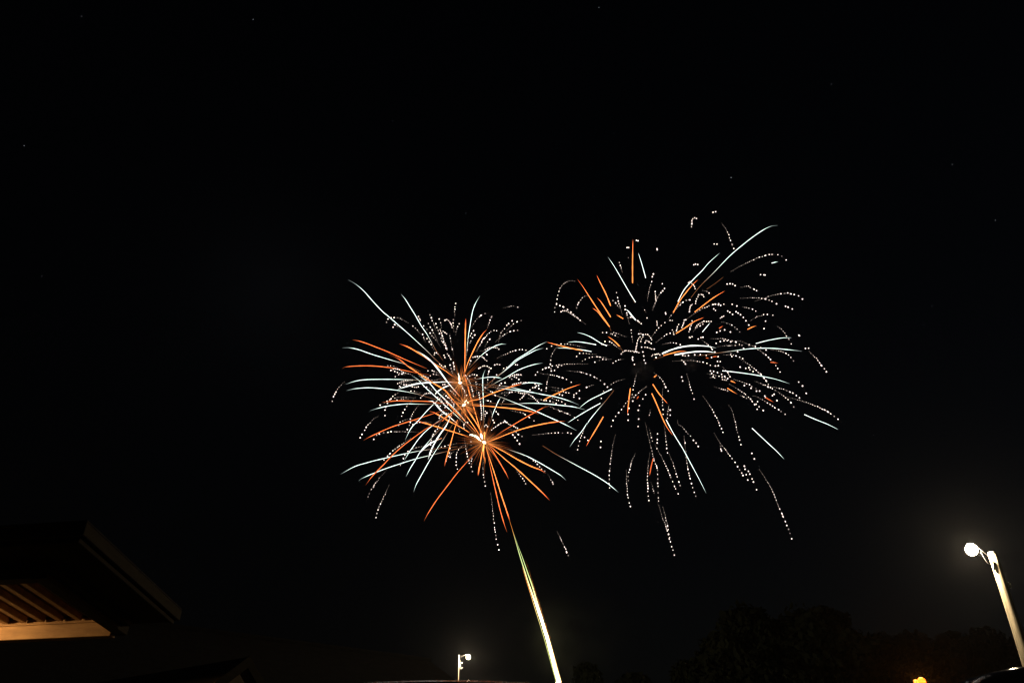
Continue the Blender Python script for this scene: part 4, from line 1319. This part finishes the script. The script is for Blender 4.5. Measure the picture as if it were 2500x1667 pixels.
# hot cores of the three young bursts: white-hot pieces and a spray of fine embers
def hot(key, kind, tile, coords, r0, r1, c):
    root = burst_roots[key]
    x0, y0, ff = TILES[tile]
    P = [(x0 + a / ff, y0 + b / ff) for a, b in coords]
    Q = catmull(P, 3.0)
    pts = [at_y(q[0], q[1], Y0 - 0.4) for q in Q]
    m = len(pts)
    mb = MB()
    mb.tube(pts, [(r0 + (r1 - r0) * i / (m - 1)) * px_size(p) * (0.5 + 0.5 * min(1, 3 * min(i, m - 1 - i) / m)) for i, p in enumerate(pts)], 8, [c] * m)
    mb.build(kind, M_spark, root, True, origin=root.location)
HOTW, HOTO = (4.0, 3.2, 2.2), (3.2, 1.25, 0.28)
hot('c1', 'flare', '3', ((1712, 165), (1725, 220), (1738, 290), (1752, 350)), 1.6, 2.6, HOTW)
hot('c1', 'flare', '3', ((1720, 345), (1785, 352)), 3.0, 3.4, HOTW)
hot('c2', 'flare', '3', ((1795, 790), (1855, 750)), 3.6, 3.8, HOTW)
hot('c2', 'flare', '3', ((1835, 720), (1865, 685), (1910, 740)), 2.2, 2.2, HOTW)
hot('c3', 'flare', '3', ((2185, 1470), (2240, 1505)), 3.6, 4.2, HOTW)
hot('c3', 'flare', '3', ((1935, 1340), (2020, 1355), (2090, 1400), (2150, 1465)), 2.4, 2.8, HOTW)
hot('c3', 'flare', '3', ((2145, 1320), (2160, 1370), (2170, 1420)), 2.8, 3.2, HOTW)
hot('c3', 'flare', '3', ((2220, 1285), (2215, 1340), (2210, 1420)), 2.2, 2.6, HOTO)
hot('c3', 'flare', '5', ((2205, 350), (2195, 420), (2190, 480)), 2.4, 1.6, HOTO)
for key, nn, rr in (('c1', 90, 62), ('c2', 90, 62), ('c3', 110, 75)):
    root = burst_roots[key]
    cx, cy = CORES[key]
    mb = MB()
    for i in range(nn):
        d = Vector((rnd.gauss(0, 1), rnd.gauss(0, 1), rnd.gauss(0, 1))).normalized()
        a = rnd.uniform(3, 16); b = a + rnd.uniform(0.3, 1.0) * rr
        sc = px_size(root.location)
        k1 = rnd.uniform(0.3, 1.2)
        pts = [root.location + d * (a + (b - a) * t) * sc + Vector((0, 0, -0.0012 * ((b - a) * t) ** 2 * sc)) for t in (0, .33, .66, 1)]
        mb.tube(pts, [0.75 * sc, 0.65 * sc, 0.5 * sc, 0.3 * sc], 4,
                [mul((1.0, 0.36, 0.09), 0.9 * k1), mul((1, .28, .06), 0.5 * k1), mul((1, .22, .05), 0.22 * k1), mul((1, .2, .05), 0.05 * k1)])
    mb.build('ember_spray', M_spark, root, kind='stuff', origin=root.location)
    mb = MB(); mb.bead(root.location, 1.6 * px_size(root.location)); mb.build('flash', M_core, root, True, origin=root.location)
    glow_light('flash_light', root, (0, -0.35, -0.25), 600.0, (1.0, 0.40, 0.10), 0.1)

# the rising comet: strands that merge into one white-hot tail, from the mortar on the ground up to the lower burst
def strand(root, name, coords, r, cols, ydep=0.0, mat=M_comet, step=9.0):
    x0, y0, ff = TILES['P']
    P = [(x0 + a / ff, y0 + b / ff) for a, b in coords]
    Q = catmull(P, step)
    m = len(Q)
    pts = [at_y(q[0], q[1], Y0 + ydep) for q in Q]
    rad, cc = [], []
    for i, p in enumerate(pts):
        u = i / (m - 1)
        kx = u * (len(r) - 1); j = min(int(kx), len(r) - 2)
        rad.append((r[j] + (r[j + 1] - r[j]) * (kx - j)) * px_size(p) * (1 + 0.05 * math.sin(i * 1.3)))
        kx = u * (len(cols) - 1); j = min(int(kx), len(cols) - 2)
        cc.append(mix(cols[j], cols[j + 1], kx - j))
    mb = MB(); mb.tube(pts, rad, 8, cc)
    return mb.build(name, mat, root, True, origin=root.location)

gx = at_y(1365, 1667, Y0)
tp_ = at_y(1250, 1330, Y0)
dv = (gx - tp_)
foot = gx + dv * (gx.z / -dv.z)
comet = empty('firework_comet', (foot.x, foot.y, 0.0), 'thick white-hot rising firework trail with greenish upper strands', 'firework')
W1 = (3.2, 2.9, 1.7); G1 = (0.75, 0.95, 0.35); G2 = (1.0, 1.15, 0.42); O1 = (0.9, 0.30, 0.05)
strand(comet, 'tail_strand', ((325, 0), (355, 80), (400, 230), (440, 370), (480, 500), (520, 630), (560, 745), (600, 860), (650, 1010), (702, 1180), (760, 1400), (803, 1560)),
       (0.7, 0.9, 1.1, 1.3, 1.5, 1.7, 2.0, 2.5, 3.0, 3.3, 3.6, 3.9), (mul(O1, .15), mul(O1, .5), mul(G1, .8), G1, (1.5, 1.25, .5), (2.2, 1.9, .9), W1, W1, W1, W1, W1))
strand(comet, 'tail_strand', ((395, 200), (425, 290), (470, 410), (520, 555), (567, 690), (612, 850), (660, 1005), (713, 1180), (772, 1400), (818, 1560)),
       (0.5, 0.9, 1.2, 1.6, 2.0, 2.3, 2.6, 2.9, 3.1, 3.3), (mul(G1, .1), mul(G1, .6), G1, G2, (1.6, 1.5, .7), W1, W1, W1, (2.6, 2.0, 1.0), (2.4, 1.8, .9)), 0.15)
strand(comet, 'tail_strand', ((470, 500), (505, 620), (550, 760), (590, 890), (640, 1050), (690, 1220), (745, 1420), (785, 1560)),
       (0.5, 0.8, 0.9, 0.9, 1.0, 1.1, 1.2, 1.3), (mul(O1, .4), O1, (1.1, .8, .25), (0.8, .75, .25), (0.7, .75, .22), (.6, .7, .2), (.6, .6, .2)), 0.1)
strand(comet, 'tail_strand', ((560, 640), (600, 790), (628, 900), (680, 1050), (738, 1230), (795, 1440), (828, 1560)),
       (0.4, 0.9, 1.0, 1.1, 1.2, 1.3, 1.4), (mul(O1, .02), mul(O1, .35), mul(O1, .8), (.9, .45, .12), (1., .55, .17), (1., .55, .17)), 0.2)
# lower part of the same tail, down to the ground (below the picture)
mb = MB()
nseg = 14
l0 = at_y(1362, 1662, Y0)
pts = [l0.lerp(Vector((foot.x, foot.y, 0.3)), i / nseg) for i in range(nseg + 1)]
mb.tube(pts, [0.36 - 0.012 * i for i in range(nseg + 1)], 8, [mul(W1, 1.0 - 0.05 * i) for i in range(nseg + 1)])
mb.build('tail_strand', M_comet, comet, True, origin=comet.location)
mb = MB()
for i in range(130):
    t = rnd.random()
    a = (480 + (700 - 480) * t, 410 + (1150 - 410) * t)
    q = (1150 + (a[0] + 13 + 5 * t + rnd.uniform(0, 12) * t) / 3.76, 1250 + a[1] / 3.76)
    p = at_y(q[0], q[1], Y0 + rnd.uniform(-.3, .3))
    e = at_y(q[0] + rnd.uniform(0.3, 2.0), q[1] + rnd.uniform(2, 9), Y0)
    mb.tube([p, (p + e) / 2, e], [0.5 * px_size(p)] * 3, 4, [mul(O1, rnd.uniform(.1, .55) * (0.08 + 0.92 * sm(0.0, 0.45, t)))] * 3)
mb.build('shed_sparks', M_spark, comet, kind='stuff', origin=comet.location)

# ------------------------------------------------------------------ smoke and haze
def smoke(center, size, dens, color, seed, scale=0.25):
    m = bpy.data.materials.new('drifting_smoke')
    m.use_nodes = True
    nt = m.node_tree
    nt.nodes.remove(nt.nodes['Principled BSDF'])
    v = nt.nodes.new('ShaderNodeVolumePrincipled')
    v.inputs['Color'].default_value = (*color, 1)
    tc = nt.nodes.new('ShaderNodeTexCoord')
    ln = nt.nodes.new('ShaderNodeVectorMath'); ln.operation = 'LENGTH'
    nt.links.new(tc.outputs['Object'], ln.inputs[0])
    mr = nt.nodes.new('ShaderNodeMapRange')
    mr.inputs['From Min'].default_value = 1.0
    mr.inputs['From Max'].default_value = 0.1
    mr.interpolation_type = 'SMOOTHSTEP'
    nt.links.new(ln.outputs['Value'], mr.inputs['Value'])
    nz = nt.nodes.new('ShaderNodeTexNoise')
    nz.noise_dimensions = '4D'
    nz.inputs['W'].default_value = seed
    nz.inputs['Scale'].default_value = 2.2
    nz.inputs['Detail'].default_value = 4
    nt.links.new(tc.outputs['Object'], nz.inputs['Vector'])
    m2 = nt.nodes.new('ShaderNodeMapRange')
    m2.inputs['From Min'].default_value = 0.35
    m2.inputs['From Max'].default_value = 0.75
    nt.links.new(nz.outputs['Fac'], m2.inputs['Value'])
    mu = nt.nodes.new('ShaderNodeMath'); mu.operation = 'MULTIPLY'
    nt.links.new(mr.outputs['Result'], mu.inputs[0]); nt.links.new(m2.outputs['Result'], mu.inputs[1])
    mk = nt.nodes.new('ShaderNodeMath'); mk.operation = 'MULTIPLY'
    mk.inputs[1].default_value = dens
    nt.links.new(mu.outputs[0], mk.inputs[0])
    nt.links.new(mk.outputs[0], v.inputs['Density'])
    nt.links.new(v.outputs[0], nt.nodes['Material Output'].inputs['Volume'])
    bm = bmesh.new()
    bmesh.ops.create_icosphere(bm, subdivisions=2, radius=1.0)
    me = bpy.data.meshes.new('smoke')
    bm.to_mesh(me); bm.free()
    o = link('smoke', me, m, None, center)
    o.scale = size
    o['kind'] = 'stuff'
    o['label'] = 'faint drifting firework smoke'
    return o

smoke(at_y(1385, 1545, Y0), (11, 5, 9), 0.035, (0.85, 0.9, 0.75), 1.3)
for key in ('c1', 'c2', 'c3'):
    smoke(burst_roots[key].location, (3.4, 3.4, 3.4), 0.10, (0.9, 0.85, 0.8), 3.1 + len(key) * ord(key[1]))
smoke(at_y(1686, 882, Y0), (1.9, 1.9, 2.6), 0.25, (0.8, 0.9, 0.85), 7.7)
smoke(at_y(1566, 905, Y0), (2.6, 2.0, 2.4), 0.2, (0.85, 0.85, 0.8), 9.2)

hz = bpy.data.materials.new('night_haze')
hz.use_nodes = True
nt = hz.node_tree
nt.nodes.remove(nt.nodes['Principled BSDF'])
v = nt.nodes.new('ShaderNodeVolumePrincipled')
v.inputs['Color'].default_value = (0.93, 0.93, 0.93, 1)
v.inputs['Density'].default_value = 0.0001
v.inputs['Anisotropy'].default_value = 0.9
nt.links.new(v.outputs[0], nt.nodes['Material Output'].inputs['Volume'])
hz.cycles.homogeneous_volume = True
mb = MB()
mb.box(-110, -40, -1.0, 130, 200, 130)
mb.build('haze', hz, None, kind='stuff')
